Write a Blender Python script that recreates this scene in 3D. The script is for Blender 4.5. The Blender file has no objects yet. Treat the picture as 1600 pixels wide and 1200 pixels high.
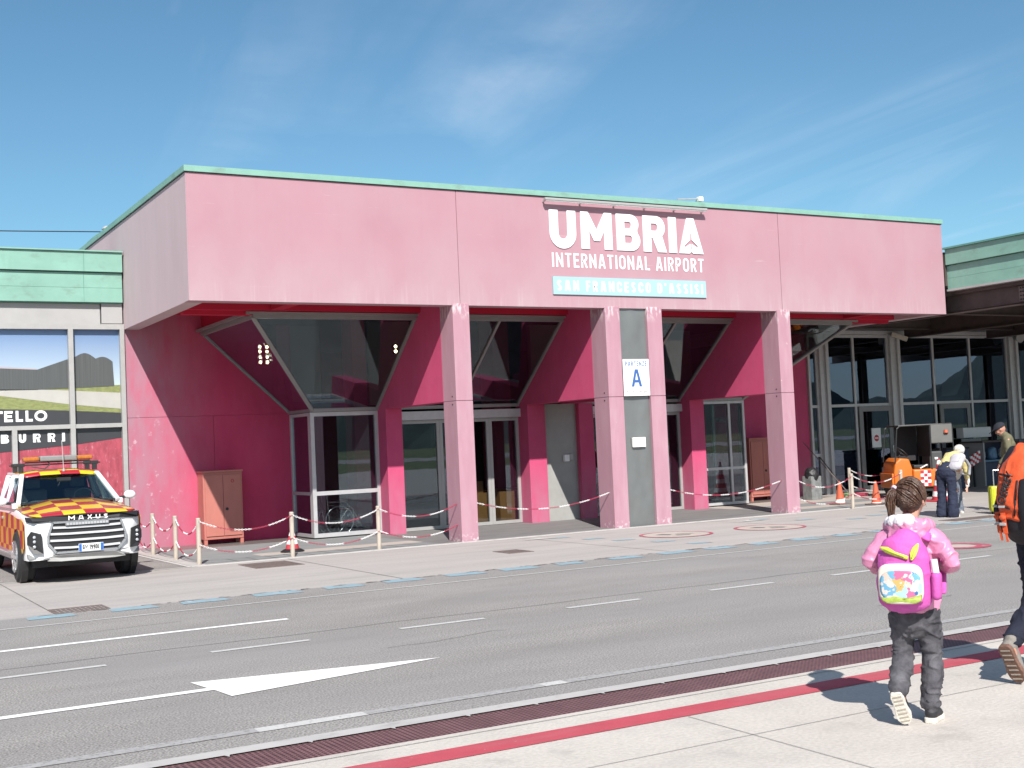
import bpy, bmesh, math, random
from mathutils import Vector, Matrix, noise
random.seed(7)
S = bpy.context.scene
COL = S.collection
R = math.radians

# ---------------------------------------------------------------- camera, sky, sun, exposure
cam_d = bpy.data.cameras.new('camera')
cam_d.sensor_width = 36
cam_d.lens = 1945.1 / 1600 * 36
cam_d.clip_end = 20000
cam = bpy.data.objects.new('camera', cam_d)
COL.objects.link(cam)
S.camera = cam
yaw, pitch, roll = R(-29.8687), R(2.7203), R(-2.5632)
fw = Vector((-math.sin(yaw) * math.cos(pitch), math.cos(yaw) * math.cos(pitch), math.sin(pitch)))
r0 = Vector((math.cos(yaw), math.sin(yaw), 0))
u0 = r0.cross(fw)
rt = math.cos(roll) * r0 + math.sin(roll) * u0
up = -math.sin(roll) * r0 + math.cos(roll) * u0
cam.matrix_world = Matrix(((rt.x, up.x, -fw.x, 0), (rt.y, up.y, -fw.y, 0), (rt.z, up.z, -fw.z, 1.65), (0, 0, 0, 1)))

SUN_DIR = Vector((.463, 1.07, -1.0))          # the way the light travels
SUN_EL = math.atan2(1.0, math.hypot(.463, 1.07))
SUN_ROT = math.atan2(-.463, -1.07)
sun_d = bpy.data.lights.new('sun', 'SUN')
sun_d.energy = 4.7
sun_d.angle = R(.53)
sun_d.color = (1, .955, .90)
sun = bpy.data.objects.new('sun', sun_d)
sun.rotation_euler = SUN_DIR.to_track_quat('-Z', 'Y').to_euler()
sun.location = (-10, -20, 25)
COL.objects.link(sun)

W = bpy.data.worlds.new('World')
S.world = W
W.use_nodes = True
nt = W.node_tree
nt.nodes.clear()
def wn(t, **k):
    n = nt.nodes.new(t)
    for a, b in k.items():
        if a in n.inputs.keys():
            n.inputs[a].default_value = b
        else:
            setattr(n, a, b)
    return n
wl = nt.links.new
sky = wn('ShaderNodeTexSky', sky_type='NISHITA', sun_disc=False, sun_elevation=SUN_EL, sun_rotation=SUN_ROT, altitude=200, air_density=1.0, dust_density=.35, ozone_density=1.1)
bg = wn('ShaderNodeBackground')
bg.inputs['Strength'].default_value = .105
out = wn('ShaderNodeOutputWorld')
tc = wn('ShaderNodeTexCoord')
# thin cirrus: the direction is projected on a flat layer, two stretched noises
sep = wn('ShaderNodeSeparateXYZ')
wl(tc.outputs['Generated'], sep.inputs[0])
mz = wn('ShaderNodeMath', operation='ADD'); mz.inputs[1].default_value = .12
wl(sep.outputs['Z'], mz.inputs[0])
dx = wn('ShaderNodeMath', operation='DIVIDE'); dy = wn('ShaderNodeMath', operation='DIVIDE')
wl(sep.outputs['X'], dx.inputs[0]); wl(mz.outputs[0], dx.inputs[1])
wl(sep.outputs['Y'], dy.inputs[0]); wl(mz.outputs[0], dy.inputs[1])
cmb = wn('ShaderNodeCombineXYZ')
wl(dx.outputs[0], cmb.inputs[0]); wl(dy.outputs[0], cmb.inputs[1])
def cloud(rot, scl, scale, lo, hi, seed):
    mp = wn('ShaderNodeMapping')
    mp.inputs['Rotation'].default_value = (0, 0, R(rot))
    mp.inputs['Scale'].default_value = scl
    mp.inputs['Location'].default_value = (seed, seed * .7, 0)
    wl(cmb.outputs[0], mp.inputs[0])
    nz = wn('ShaderNodeTexNoise')
    nz.inputs['Scale'].default_value = scale
    nz.inputs['Detail'].default_value = 9
    nz.inputs['Roughness'].default_value = .58
    nz.inputs['Distortion'].default_value = .9
    wl(mp.outputs[0], nz.inputs['Vector'])
    mr = wn('ShaderNodeMapRange')
    mr.inputs['From Min'].default_value = lo
    mr.inputs['From Max'].default_value = hi
    wl(nz.outputs[0], mr.inputs['Value'])
    return mr.outputs[0]
c1 = cloud(38, (1.0, .22, 1), 1.6, .47, .80, 5.3)
c2 = cloud(60, (.5, .5, 1), .9, .50, .70, 2.4)
cm = wn('ShaderNodeMath', operation='MULTIPLY')
wl(c1, cm.inputs[0]); wl(c2, cm.inputs[1])
ck = wn('ShaderNodeMath', operation='MULTIPLY'); ck.inputs[1].default_value = .40
ck.use_clamp = True
wl(cm.outputs[0], ck.inputs[0])
tint = wn('ShaderNodeMix', data_type='RGBA', blend_type='MULTIPLY')
tint.inputs[0].default_value = 1
tint.inputs[7].default_value = (.52, .745, .80, 1)
wl(sky.outputs[0], tint.inputs[6])
mixw = wn('ShaderNodeMix', data_type='RGBA')
wl(ck.outputs[0], mixw.inputs[0]); wl(tint.outputs[2], mixw.inputs[6])
mixw.inputs[7].default_value = (8.2, 8.4, 8.8, 1)
# bright haze added on the sun's side, behind the camera, to fill the shade
hz = wn('ShaderNodeMapRange', interpolation_type='SMOOTHSTEP'); hz.inputs['From Min'].default_value = .15; hz.inputs['From Max'].default_value = -.55
hz.inputs['To Max'].default_value = .42
wl(sep.outputs['Y'], hz.inputs['Value'])
hn = wn('ShaderNodeTexNoise'); hn.inputs['Scale'].default_value = 2.2; hn.inputs['Detail'].default_value = 7
wl(tc.outputs['Generated'], hn.inputs['Vector'])
hr_ = wn('ShaderNodeMapRange'); hr_.inputs['From Min'].default_value = .3; hr_.inputs['From Max'].default_value = .65; hr_.inputs['To Min'].default_value = .45
wl(hn.outputs[0], hr_.inputs['Value'])
hm_ = wn('ShaderNodeMath', operation='MULTIPLY'); wl(hz.outputs[0], hm_.inputs[0]); wl(hr_.outputs[0], hm_.inputs[1])
mixh = wn('ShaderNodeMix', data_type='RGBA')
mixh.inputs[7].default_value = (8.0, 8.3, 8.8, 1)
wl(hm_.outputs[0], mixh.inputs[0]); wl(mixw.outputs[2], mixh.inputs[6])
wl(mixh.outputs[2], bg.inputs['Color'])
wl(bg.outputs[0], out.inputs[0])

S.view_settings.view_transform = 'Standard'
S.view_settings.look = 'None'
S.view_settings.exposure = .50
S.view_settings.gamma = 1
S.view_settings.use_curve_mapping = False
S.render.engine = 'CYCLES'
S.cycles.max_bounces = 8
S.cycles.transparent_max_bounces = 12
S.cycles.caustics_reflective = False
S.cycles.caustics_refractive = False

# ---------------------------------------------------------------- materials
def mat(name, col, rough=.6, metal=0, var=.12, scale=6, stretch=(1, 1, 1), bump=0, bscale=60, spec=.5, col2=None, lo=.35, hi=.7, emit=0, speck=0, coat=0, trans=0):
    """Principled material; two noises vary the base colour, one more gives the bump."""
    m = bpy.data.materials.new(name)
    m.use_nodes = True
    n = m.node_tree.nodes; l = m.node_tree.links
    b = n['Principled BSDF']
    b.inputs['Roughness'].default_value = rough
    b.inputs['Metallic'].default_value = metal
    b.inputs['Specular IOR Level'].default_value = spec
    b.inputs['Coat Weight'].default_value = coat
    b.inputs['Transmission Weight'].default_value = trans
    if emit:
        b.inputs['Emission Color'].default_value = (*col, 1)
        b.inputs['Emission Strength'].default_value = emit
    t = n.new('ShaderNodeTexCoord')
    mp = n.new('ShaderNodeMapping'); mp.inputs['Scale'].default_value = stretch
    l.new(t.outputs['Object'], mp.inputs[0])
    nz = n.new('ShaderNodeTexNoise'); nz.inputs['Scale'].default_value = scale
    nz.inputs['Detail'].default_value = 8; nz.inputs['Roughness'].default_value = .62
    l.new(mp.outputs[0], nz.inputs['Vector'])
    mr = n.new('ShaderNodeMapRange'); mr.inputs['From Min'].default_value = lo; mr.inputs['From Max'].default_value = hi
    l.new(nz.outputs[0], mr.inputs['Value'])
    mx = n.new('ShaderNodeMix'); mx.data_type = 'RGBA'
    a = [min(1, c * (1 + var)) for c in col]; d = [c * (1 - var) for c in col] if col2 is None else col2
    if col2 is not None: a = col
    mx.inputs[6].default_value = (*a, 1); mx.inputs[7].default_value = (*d, 1)
    l.new(mr.outputs[0], mx.inputs[0])
    last = mx.outputs[2]
    if speck:
        ns = n.new('ShaderNodeTexNoise'); ns.inputs['Scale'].default_value = bscale; ns.inputs['Detail'].default_value = 3
        l.new(t.outputs['Object'], ns.inputs['Vector'])
        m2 = n.new('ShaderNodeMapRange'); m2.inputs['From Min'].default_value = .38; m2.inputs['From Max'].default_value = .62
        m2.inputs['To Min'].default_value = 1 - speck; m2.inputs['To Max'].default_value = 1 + speck
        l.new(ns.outputs[0], m2.inputs['Value'])
        mm = n.new('ShaderNodeMix'); mm.data_type = 'RGBA'; mm.blend_type = 'MULTIPLY'; mm.inputs[0].default_value = 1
        l.new(last, mm.inputs[6])
        cc = n.new('ShaderNodeCombineColor')
        for i in range(3): l.new(m2.outputs[0], cc.inputs[i])
        l.new(cc.outputs[0], mm.inputs[7])
        last = mm.outputs[2]
    l.new(last, b.inputs['Base Color'])
    if bump:
        nb = n.new('ShaderNodeTexNoise'); nb.inputs['Scale'].default_value = bscale; nb.inputs['Detail'].default_value = 5
        l.new(t.outputs['Object'], nb.inputs['Vector'])
        bp = n.new('ShaderNodeBump'); bp.inputs['Strength'].default_value = bump; bp.inputs['Distance'].default_value = .02
        l.new(nb.outputs[0], bp.inputs['Height']); l.new(bp.outputs[0], b.inputs['Normal'])
    m['last'] = 0
    return m

def add_layer(m, col, scale, lo, hi, stretch=(1, 1, 1), zlo=None, zhi=None, amount=1.0, detail=6, xr=None):
    """Lays another colour (wear, or sunlight painted in) over a material where a noise passes a threshold, optionally only in a height band."""
    n = m.node_tree.nodes; l = m.node_tree.links
    b = n['Principled BSDF']
    old = b.inputs['Base Color'].links[0].from_socket
    t = n.new('ShaderNodeTexCoord')
    mp = n.new('ShaderNodeMapping'); mp.inputs['Scale'].default_value = stretch
    l.new(t.outputs['Object'], mp.inputs[0])
    nz = n.new('ShaderNodeTexNoise'); nz.inputs['Scale'].default_value = scale; nz.inputs['Detail'].default_value = detail
    nz.inputs['Roughness'].default_value = .6
    l.new(mp.outputs[0], nz.inputs['Vector'])
    mr = n.new('ShaderNodeMapRange'); mr.inputs['From Min'].default_value = lo; mr.inputs['From Max'].default_value = hi
    mr.inputs['To Max'].default_value = amount
    l.new(nz.outputs[0], mr.inputs['Value'])
    fac = mr.outputs[0]
    for rng, ax in ((None if zlo is None else (zlo, zhi), 'Z'), (xr, 'X')):
        if rng is None: continue
        sp = n.new('ShaderNodeSeparateXYZ'); l.new(t.outputs['Object'], sp.inputs[0])
        m2 = n.new('ShaderNodeMapRange'); m2.inputs['From Min'].default_value = rng[0]; m2.inputs['From Max'].default_value = rng[1]
        l.new(sp.outputs[ax], m2.inputs['Value'])
        mu = n.new('ShaderNodeMath'); mu.operation = 'MULTIPLY'
        l.new(fac, mu.inputs[0]); l.new(m2.outputs[0], mu.inputs[1]); fac = mu.outputs[0]
    mx = n.new('ShaderNodeMix'); mx.data_type = 'RGBA'
    l.new(fac, mx.inputs[0]); l.new(old, mx.inputs[6]); mx.inputs[7].default_value = (*col, 1)
    l.new(mx.outputs[2], b.inputs['Base Color'])
    return m

def glass(name, tint, ior=1.5, rough=.0, boost=1.0, gc=(.74, .86, .98)):
    m = bpy.data.materials.new(name); m.use_nodes = True
    n = m.node_tree.nodes; l = m.node_tree.links; n.clear()
    o = n.new('ShaderNodeOutputMaterial'); tr = n.new('ShaderNodeBsdfTransparent'); gl = n.new('ShaderNodeBsdfGlossy')
    tr.inputs[0].default_value = (*tint, 1); gl.inputs['Roughness'].default_value = rough
    gl.inputs['Color'].default_value = (*gc, 1)
    ge = n.new('ShaderNodeNewGeometry'); dt = n.new('ShaderNodeVectorMath'); dt.operation = 'DOT_PRODUCT'
    l.new(ge.outputs['Normal'], dt.inputs[0]); l.new(ge.outputs['Incoming'], dt.inputs[1])
    def mth(op, x, y=None):
        q = n.new('ShaderNodeMath'); q.operation = op
        for k_, v_ in ((0, x), (1, y)):
            if v_ is None: continue
            if isinstance(v_, (int, float)): q.inputs[k_].default_value = v_
            else: l.new(v_, q.inputs[k_])
        return q
    f0 = ((ior - 1) / (ior + 1)) ** 2
    mu = mth('MULTIPLY', mth('ADD', mth('MULTIPLY', mth('POWER', mth('SUBTRACT', 1.0, mth('ABSOLUTE', dt.outputs['Value']).outputs[0]).outputs[0], 5.0).outputs[0], 1 - f0).outputs[0], f0).outputs[0], boost); mu.use_clamp = True
    mx = n.new('ShaderNodeMixShader')
    tc_ = n.new('ShaderNodeTexCoord'); nz = n.new('ShaderNodeTexNoise'); nz.inputs['Scale'].default_value = .8
    bp = n.new('ShaderNodeBump'); bp.inputs['Strength'].default_value = .02; bp.inputs['Distance'].default_value = .05
    l.new(tc_.outputs['Object'], nz.inputs['Vector']); l.new(nz.outputs[0], bp.inputs['Height']); l.new(bp.outputs[0], gl.inputs['Normal'])
    l.new(mu.outputs[0], mx.inputs[0]); l.new(tr.outputs[0], mx.inputs[1]); l.new(gl.outputs[0], mx.inputs[2]); l.new(mx.outputs[0], o.inputs[0])
    return m

def checker(name, ca, cb, sz, off=(0, 0, 0), rough=.3):
    m = mat(name, ca, rough=rough, var=.05)
    n = m.node_tree.nodes; l = m.node_tree.links; b = n['Principled BSDF']
    t = n.new('ShaderNodeTexCoord'); mp = n.new('ShaderNodeMapping')
    mp.inputs['Location'].default_value = off
    mp.inputs['Scale'].default_value = [1 / s for s in sz]
    c = n.new('ShaderNodeTexChecker'); c.inputs['Scale'].default_value = 1
    c.inputs['Color1'].default_value = (*ca, 1); c.inputs['Color2'].default_value = (*cb, 1)
    l.new(t.outputs['Object'], mp.inputs[0]); l.new(mp.outputs[0], c.inputs['Vector']); l.new(c.outputs[0], b.inputs['Base Color'])
    return m

M = {}
M['pink_faded'] = mat('faded_pink_paint', (.40, .215, .255), .85, var=.04, scale=.7, stretch=(1, 1, .8), bump=.06, bscale=45, spec=.25)
add_layer(M['pink_faded'], (.41, .265, .30), .9, .35, .75, (1, 1, .7), amount=.8)
add_layer(M['pink_faded'], (.40, .185, .235), 2.4, .55, .8, (2.5, 2.5, .12), amount=.30)
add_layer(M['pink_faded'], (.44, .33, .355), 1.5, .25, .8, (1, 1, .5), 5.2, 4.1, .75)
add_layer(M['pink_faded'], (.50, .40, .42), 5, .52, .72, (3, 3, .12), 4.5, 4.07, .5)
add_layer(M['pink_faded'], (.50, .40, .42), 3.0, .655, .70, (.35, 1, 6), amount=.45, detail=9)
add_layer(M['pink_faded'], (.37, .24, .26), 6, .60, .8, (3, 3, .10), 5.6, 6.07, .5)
M['pink_side'] = mat('greyed_pink_paint', (.52, .405, .425), .88, var=.05, scale=1.1, stretch=(2.2, 2.2, .5), bump=.08, bscale=45, spec=.25)
add_layer(M['pink_side'], (.50, .42, .43), 1.6, .4, .75, (3, 3, .35), amount=.6)
M['pink'] = mat('pink_wall_paint', (.52, .072, .165), .8, var=.08, scale=1.5, bump=.08, bscale=50, spec=.25)
add_layer(M['pink'], (.50, .12, .21), 2.2, .48, .75, (2, 2, .5), amount=.35)
add_layer(M['pink'], (.42, .18, .25), 3, .2, .6, (2, 2, .5), 1.3, .3, .7)  # sunlit lower part of the rear pillars, put into the colour
M['pink_wall'] = mat('chipped_pink_paint_sunlit_left', (.52, .05, .125), .8, var=.08, scale=1.3, bump=.08, bscale=50, spec=.25)
add_layer(M['pink_wall'], (.58, .085, .175), 2.2, .46, .75, (2, 2, .6), amount=.35)
add_layer(M['pink_wall'], (.36, .20, .25), 2.2, .0, .55, (2, 2, .6), amount=.95, xr=(-6.6, -8.3))  # sunlit corner of the left wall, painted in as a paler, greyer pink
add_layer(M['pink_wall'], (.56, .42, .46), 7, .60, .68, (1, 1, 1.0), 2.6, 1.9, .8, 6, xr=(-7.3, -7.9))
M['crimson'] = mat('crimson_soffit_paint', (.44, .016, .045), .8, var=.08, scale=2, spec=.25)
M['column'] = mat('weathered_pink_column_paint', (.41, .225, .275), .85, var=.06, scale=2, stretch=(2, 2, .5), bump=.08, bscale=60, spec=.25)
add_layer(M['column'], (.45, .30, .345), 3, .45, .75, (2, 2, .4), amount=.6)
add_layer(M['column'], (.62, .54, .55), 16, .54, .59, (1, 1, 1), .16, .0, 1, 4)
add_layer(M['column'], (.58, .46, .48), 11, .70, .73, (1, 1, 1), 0.1, .3, .8, 5)
add_layer(M['column'], (.62, .54, .55), 14, .50, .58, (1, 1, .3), 3.8, 4.05, .9, 4)
M['copper'] = mat('verdigris_copper', (.205, .385, .315), .55, var=.09, scale=1.3, stretch=(1, 1, 2), spec=.4, bump=.05, bscale=8)
add_layer(M['copper'], (.17, .32, .265), 5, .5, .8, (1, 1, .4), amount=.6)
add_layer(M['copper'], (.16, .24, .20), 5, .56, .72, (.6, .6, 1), amount=.6)
M['copper_dark'] = mat('dark_copper', (.10, .26, .21), .6, var=.1)  # darker copper for joints, seams, capping and vent
M['alu'] = mat('grey_aluminium_frame', (.50, .495, .50), .42, metal=.25, var=.06, scale=8)
M['alu_dark'] = mat('dull_grey_aluminium', (.27, .262, .258), .42, metal=.25, var=.06, scale=8)
M['alu_light'] = mat('pale_aluminium_frame', (.38, .375, .365), .45, metal=.15, var=.05, scale=8)
M['steel_grey'] = mat('grey_painted_steel', (.22, .22, .22), .5, var=.08, scale=4)
M['panel_grey'] = mat('light_grey_panel', (.36, .355, .35), .55, var=.06, scale=2)
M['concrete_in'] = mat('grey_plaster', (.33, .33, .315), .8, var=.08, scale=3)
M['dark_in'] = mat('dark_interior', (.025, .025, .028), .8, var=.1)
M['tile_in'] = mat('interior_floor', (.16, .15, .14), .35, var=.08)
M['rust_steel'] = mat('brown_steel_beam', (.075, .055, .05), .6, var=.25, scale=3)
M['glass'] = glass('window_glass', (.70, .74, .74), 1.5, 0, 2.4)
M['glass_slope'] = glass('dark_sloped_glass', (.66, .70, .66), 1.5, 0, 2.3)
M['glass_blue'] = glass('green_tinted_glass', (.36, .46, .47), 1.5, 0, 3.4, (.62, .70, .95))
M['asphalt'] = mat('worn_asphalt', (.268, .25, .238), .9, var=.13, scale=.9, stretch=(.6, 1.2, 1), bump=.12, bscale=70, speck=.42, spec=.3)
add_layer(M['asphalt'], (.285, .277, .272), .55, .45, .7, (.5, 1, 1), amount=.7)
add_layer(M['asphalt'], (.15, .142, .138), 2.2, .68, .80, (1, 1.6, 1), amount=.35)
add_layer(M['asphalt'], (.215, .20, .192), 1.0, .44, .68, (.03, .9, 1), amount=.35)
add_layer(M['asphalt'], (.33, .315, .30), 38, .60, .68, amount=.55, detail=2)
M['concrete'] = mat('pale_concrete', (.52, .475, .43), .88, var=.07, scale=1.1, bump=.2, bscale=40, speck=.06, spec=.3)
add_layer(M['concrete'], (.42, .385, .355), 1.6, .52, .75, (1, 1, 1), amount=.6)
add_layer(M['concrete'], (.54, .51, .48), 14, .6, .68, (1, 1, 1), amount=.45)
add_layer(M['concrete'], (.36, .33, .30), 2.2, .60, .70, (1, 1, 1), amount=.5, detail=10)
add_layer(M['concrete'], (.30, .275, .255), 4, .68, .76, (1, 1, 1), amount=.5)
M['apron'] = mat('streaked_apron_concrete', (.395, .366, .346), .88, var=.07, scale=.8, stretch=(.3, 1.6, 1), bump=.15, bscale=30, speck=.05, spec=.3)
add_layer(M['apron'], (.285, .27, .26), 1.5, .50, .78, (.25, 2.2, 1), amount=.7)
add_layer(M['apron'], (.25, .23, .22), 3.2, .60, .78, (.3, 2.2, 1), amount=.55)
M['kerb'] = mat('white_concrete_edging', (.44, .42, .405), .85, var=.08, scale=3, bump=.1)
add_layer(M['kerb'], (.31, .295, .285), 6, .55, .7, amount=.6)
M['pave_blue'] = mat('blue_grey_paving', (.235, .245, .245), .8, var=.1, scale=2.2, stretch=(1, 1, 1), bump=.1)
M['pave_cream'] = mat('cream_paving', (.44, .39, .35), .8, var=.07, scale=2, bump=.1)
M['pave_dark'] = mat('dark_grey_paving', (.19, .185, .183), .8, var=.14, scale=2.4, stretch=(.5, 1.6, 1), bump=.1)
M['white_paint'] = mat('white_road_paint', (.83, .82, .80), .7, var=.03, scale=10, bump=.2)
add_layer(M['white_paint'], (.30, .29, .285), 22, .70, .76, amount=.8)
M['white_old'] = mat('worn_white_road_paint', (.36, .35, .345), .8, var=.08, scale=8, bump=.3)
add_layer(M['white_old'], (.24, .23, .225), 26, .50, .62, amount=.85)
M['white_mid'] = mat('used_white_road_paint', (.52, .51, .495), .8, var=.06, scale=8, bump=.3)
add_layer(M['white_mid'], (.27, .26, .255), 24, .58, .68, amount=.85)
M['blue_paint'] = mat('pale_blue_road_paint', (.235, .37, .43), .8, var=.1, scale=6, bump=.2)
add_layer(M['blue_paint'], (.29, .275, .265), 9, .46, .66, amount=.9)
add_layer(M['blue_paint'], (.46, .52, .55), 5, .62, .7, amount=.8)
M['red_paint'] = mat('red_road_paint', (.45, .068, .09), .75, var=.08, scale=5, bump=.2)
add_layer(M['red_paint'], (.43, .14, .15), 3, .5, .75, (.3, 1, 1), amount=.6)
add_layer(M['red_paint'], (.40, .30, .28), 18, .66, .72, amount=.7)
M['crimson_paint'] = mat('crimson_road_paint', (.38, .075, .11), .8, var=.1, scale=6)
add_layer(M['crimson_paint'], (.40, .36, .34), 8, .55, .66, amount=.8)
M['joint'] = mat('dark_joint', (.15, .14, .13), .9, var=.2, scale=4)
M['grass'] = mat('far_grass', (.13, .15, .06), .95, var=.25, scale=.02)
M['hill'] = mat('wooded_hill', (.045, .07, .06), .95, var=.3, scale=.004)
M['brown_grate'] = mat('rusty_grate', (.18, .088, .092), .6, var=.2, scale=5)
M['brown_plate'] = mat('rusty_cover_plate', (.16, .125, .115), .7, var=.25, scale=9, bump=.3, bscale=80)
M['black'] = mat('black_plastic', (.018, .018, .02), .5, var=.1)
M['rubber'] = mat('tyre_rubber', (.022, .022, .024), .85, var=.15, scale=20)
M['white'] = mat('white_paint', (.82, .82, .81), .35, var=.02)
M['car_white'] = mat('white_car_paint', (.80, .80, .80), .25, var=.015, coat=.6)
M['chrome'] = mat('silver_trim', (.62, .63, .65), .22, metal=.85, var=.03)
M['trim_white'] = mat('satin_silver_white', (.60, .60, .62), .25, metal=.15, var=.02)
M['amber'] = mat('amber_lens', (.42, .15, .025), .2, var=.15, scale=30)
M['lamp'] = mat('clear_lens', (.55, .57, .6), .12, metal=.4, var=.1, scale=30)
M['blue_sign'] = mat('blue_print', (.045, .12, .33), .5, var=.02)
M['cyan_band'] = mat('pale_cyan_band', (.33, .52, .56), .5, var=.04, scale=2)
M['wood'] = mat('light_wood_veneer', (.42, .20, .07), .5, var=.12, scale=5, stretch=(8, 8, .8))
M['post'] = mat('weathered_white_post', (.44, .385, .325), .75, var=.1, scale=7, stretch=(1, 1, .4))
add_layer(M['post'], (.29, .23, .17), 10, .5, .7, (1, 1, .4), amount=.7)
M['chain_w'] = mat('white_chain_plastic', (.82, .80, .80), .5, var=.02)
M['chain_r'] = mat('crimson_chain_plastic', (.38, .035, .075), .5, var=.05)
M['cabinet'] = mat('salmon_cabinet_paint', (.44, .155, .125), .6, var=.09, scale=3, stretch=(1, 1, .4))
M['orange'] = mat('orange_machine_paint', (.58, .15, .018), .4, var=.06, scale=4)
M['cone'] = mat('orange_cone_plastic', (.55, .10, .045), .6, var=.08, scale=8)
M['cone_red'] = mat('red_cone_plastic', (.45, .04, .055), .6, var=.06)
M['check_rw'] = mat('red_square_print', (.55, .02, .04), .5, var=.04)
M['skin'] = mat('skin', (.52, .29, .21), .55, var=.06, scale=12)
M['skin_tan'] = mat('tanned_skin', (.46, .22, .15), .55, var=.06, scale=12)
M['spot'] = mat('lit_spotlight', (1, .78, .5), .5, emit=22)
M['mesh_plastic'] = mat('milky_plastic_sheet', (.13, .128, .12), .5, var=.08)

# ---------------------------------------------------------------- builders
class MB:
    """Collects simple shapes and links them as one mesh object."""
    def __init__(self): self.v = []; self.f = []; self.mi = []; self.k = 0
    def add(self, vs, fs):
        o = len(self.v); self.v += [tuple(p) for p in vs]; self.f += [tuple(i + o for i in f) for f in fs]; self.mi += [self.k] * len(fs)
        return self
    def box(self, x0, x1, y0, y1, z0, z1):
        return self.add([(x0, y0, z0), (x1, y0, z0), (x1, y1, z0), (x0, y1, z0), (x0, y0, z1), (x1, y0, z1), (x1, y1, z1), (x0, y1, z1)],
                        [(3, 2, 1, 0), (4, 5, 6, 7), (0, 1, 5, 4), (1, 2, 6, 5), (2, 3, 7, 6), (3, 0, 4, 7)])
    def poly(self, pts): return self.add(pts, [tuple(range(len(pts)))])
    def prism(self, pts, vec):
        n = len(pts); V_ = Vector(vec)
        vs = [Vector(p) for p in pts]; vs = vs + [p + V_ for p in vs]
        nrm = (vs[1] - vs[0]).cross(vs[2] - vs[1])
        fs = [tuple(range(n)), tuple(range(2 * n - 1, n - 1, -1))] + [(i, i + n, (i + 1) % n + n, (i + 1) % n) for i in range(n)]
        return self.add(vs, fs)
    def bar(self, p, q, w, h, upv=(0, 0, 1)):
        p = Vector(p); q = Vector(q); d = (q - p).normalized(); s = d.cross(Vector(upv))
        if s.length < 1e-4: s = d.cross(Vector((0, 1, 0)))
        s.normalize(); u = s.cross(d)
        c = [(-w / 2, -h / 2), (w / 2, -h / 2), (w / 2, h / 2), (-w / 2, h / 2)]
        return self.add([p + s * a + u * b for a, b in c] + [q + s * a + u * b for a, b in c], [(0, 1, 2, 3), (7, 6, 5, 4), (0, 4, 5, 1), (1, 5, 6, 2), (2, 6, 7, 3), (3, 7, 4, 0)])
    def cyl(self, p, q, r, r2=None, n=16, cap=True):
        r2 = r if r2 is None else r2
        p = Vector(p); q = Vector(q); d = (q - p).normalized(); s = d.cross(Vector((0, 0, 1)))
        if s.length < 1e-4: s = Vector((1, 0, 0))
        s.normalize(); u = s.cross(d)
        a = [(math.cos(2 * math.pi * i / n), math.sin(2 * math.pi * i / n)) for i in range(n)]
        vs = [p + (s * x + u * y) * r for x, y in a] + [q + (s * x + u * y) * r2 for x, y in a]
        fs = [(i, (i + 1) % n, (i + 1) % n + n, i + n) for i in range(n)]
        if cap: fs += [tuple(range(n - 1, -1, -1)), tuple(range(n, 2 * n))]
        return self.add(vs, fs)
    def tube(self, pts, r, n=8):
        for a, b in zip(pts, pts[1:]): self.cyl(a, b, r, n=n)
        return self
    def ring(self, c, ax, R_, r, n=24, k=8):
        c = Vector(c); ax = Vector(ax).normalized(); s = ax.cross(Vector((0, 0, 1)))
        if s.length < 1e-4: s = Vector((1, 0, 0))
        s.normalize(); u = s.cross(ax); vs = []; fs = []
        for i in range(n):
            t = 2 * math.pi * i / n; d = s * math.cos(t) + u * math.sin(t)
            for j in range(k):
                w = 2 * math.pi * j / k; vs.append(c + d * (R_ + r * math.cos(w)) + ax * r * math.sin(w))
        for i in range(n):
            for j in range(k):
                fs.append((i * k + j, ((i + 1) % n) * k + j, ((i + 1) % n) * k + (j + 1) % k, i * k + (j + 1) % k))
        return self.add(vs, fs)
    def lathe(self, c, prof, n=20, ax='z'):
        vs = []; fs = []
        for r, h in prof:
            for i in range(n):
                t = 2 * math.pi * i / n; a, b = r * math.cos(t), r * math.sin(t)
                p = (a, b, h) if ax == 'z' else (h, a, b) if ax == 'x' else (a, h, b)
                vs.append(tuple(c[j] + p[j] for j in range(3)))
        for k in range(len(prof) - 1):
            for i in range(n): fs.append((k * n + i, k * n + (i + 1) % n, (k + 1) * n + (i + 1) % n, (k + 1) * n + i))
        fs += [tuple(range(n - 1, -1, -1)), tuple(range((len(prof) - 1) * n, len(prof) * n))]
        return self.add(vs, fs)
    def ball(self, c, r, n=12, sc=(1, 1, 1)):
        vs = []; fs = []; m_ = n // 2 + 1
        for i in range(m_ + 1):
            a = math.pi * i / m_
            for j in range(n):
                t = 2 * math.pi * j / n
                vs.append((c[0] + r * sc[0] * math.sin(a) * math.cos(t), c[1] + r * sc[1] * math.sin(a) * math.sin(t), c[2] + r * sc[2] * math.cos(a)))
        for i in range(m_):
            for j in range(n): fs.append((i * n + j, (i + 1) * n + j, (i + 1) * n + (j + 1) % n, i * n + (j + 1) % n))
        return self.add(vs, fs)
    def loft(self, nodes, n=14, front=(0, 1, 0)):
        """Elliptical sections along a chain: nodes are (point, (a, b)); a lies across, b along the front direction; round ends."""
        P = [Vector(p) for p, _ in nodes]; A = [r if isinstance(r, tuple) else (r, r) for _, r in nodes]
        secs = []
        for i, p in enumerate(P):
            d = (P[min(i + 1, len(P) - 1)] - P[max(i - 1, 0)]).normalized()
            fr = Vector(front); s = fr.cross(d)
            if s.length < .15: s = Vector((1, 0, 0)).cross(d); s = s if s.length > .1 else Vector((0, 0, 1)).cross(d)
            s.normalize(); u = d.cross(s)
            secs.append((p, s, u, A[i], d))
        full = []
        p, s, u, a, d = secs[0]; m_ = min(a)
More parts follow.
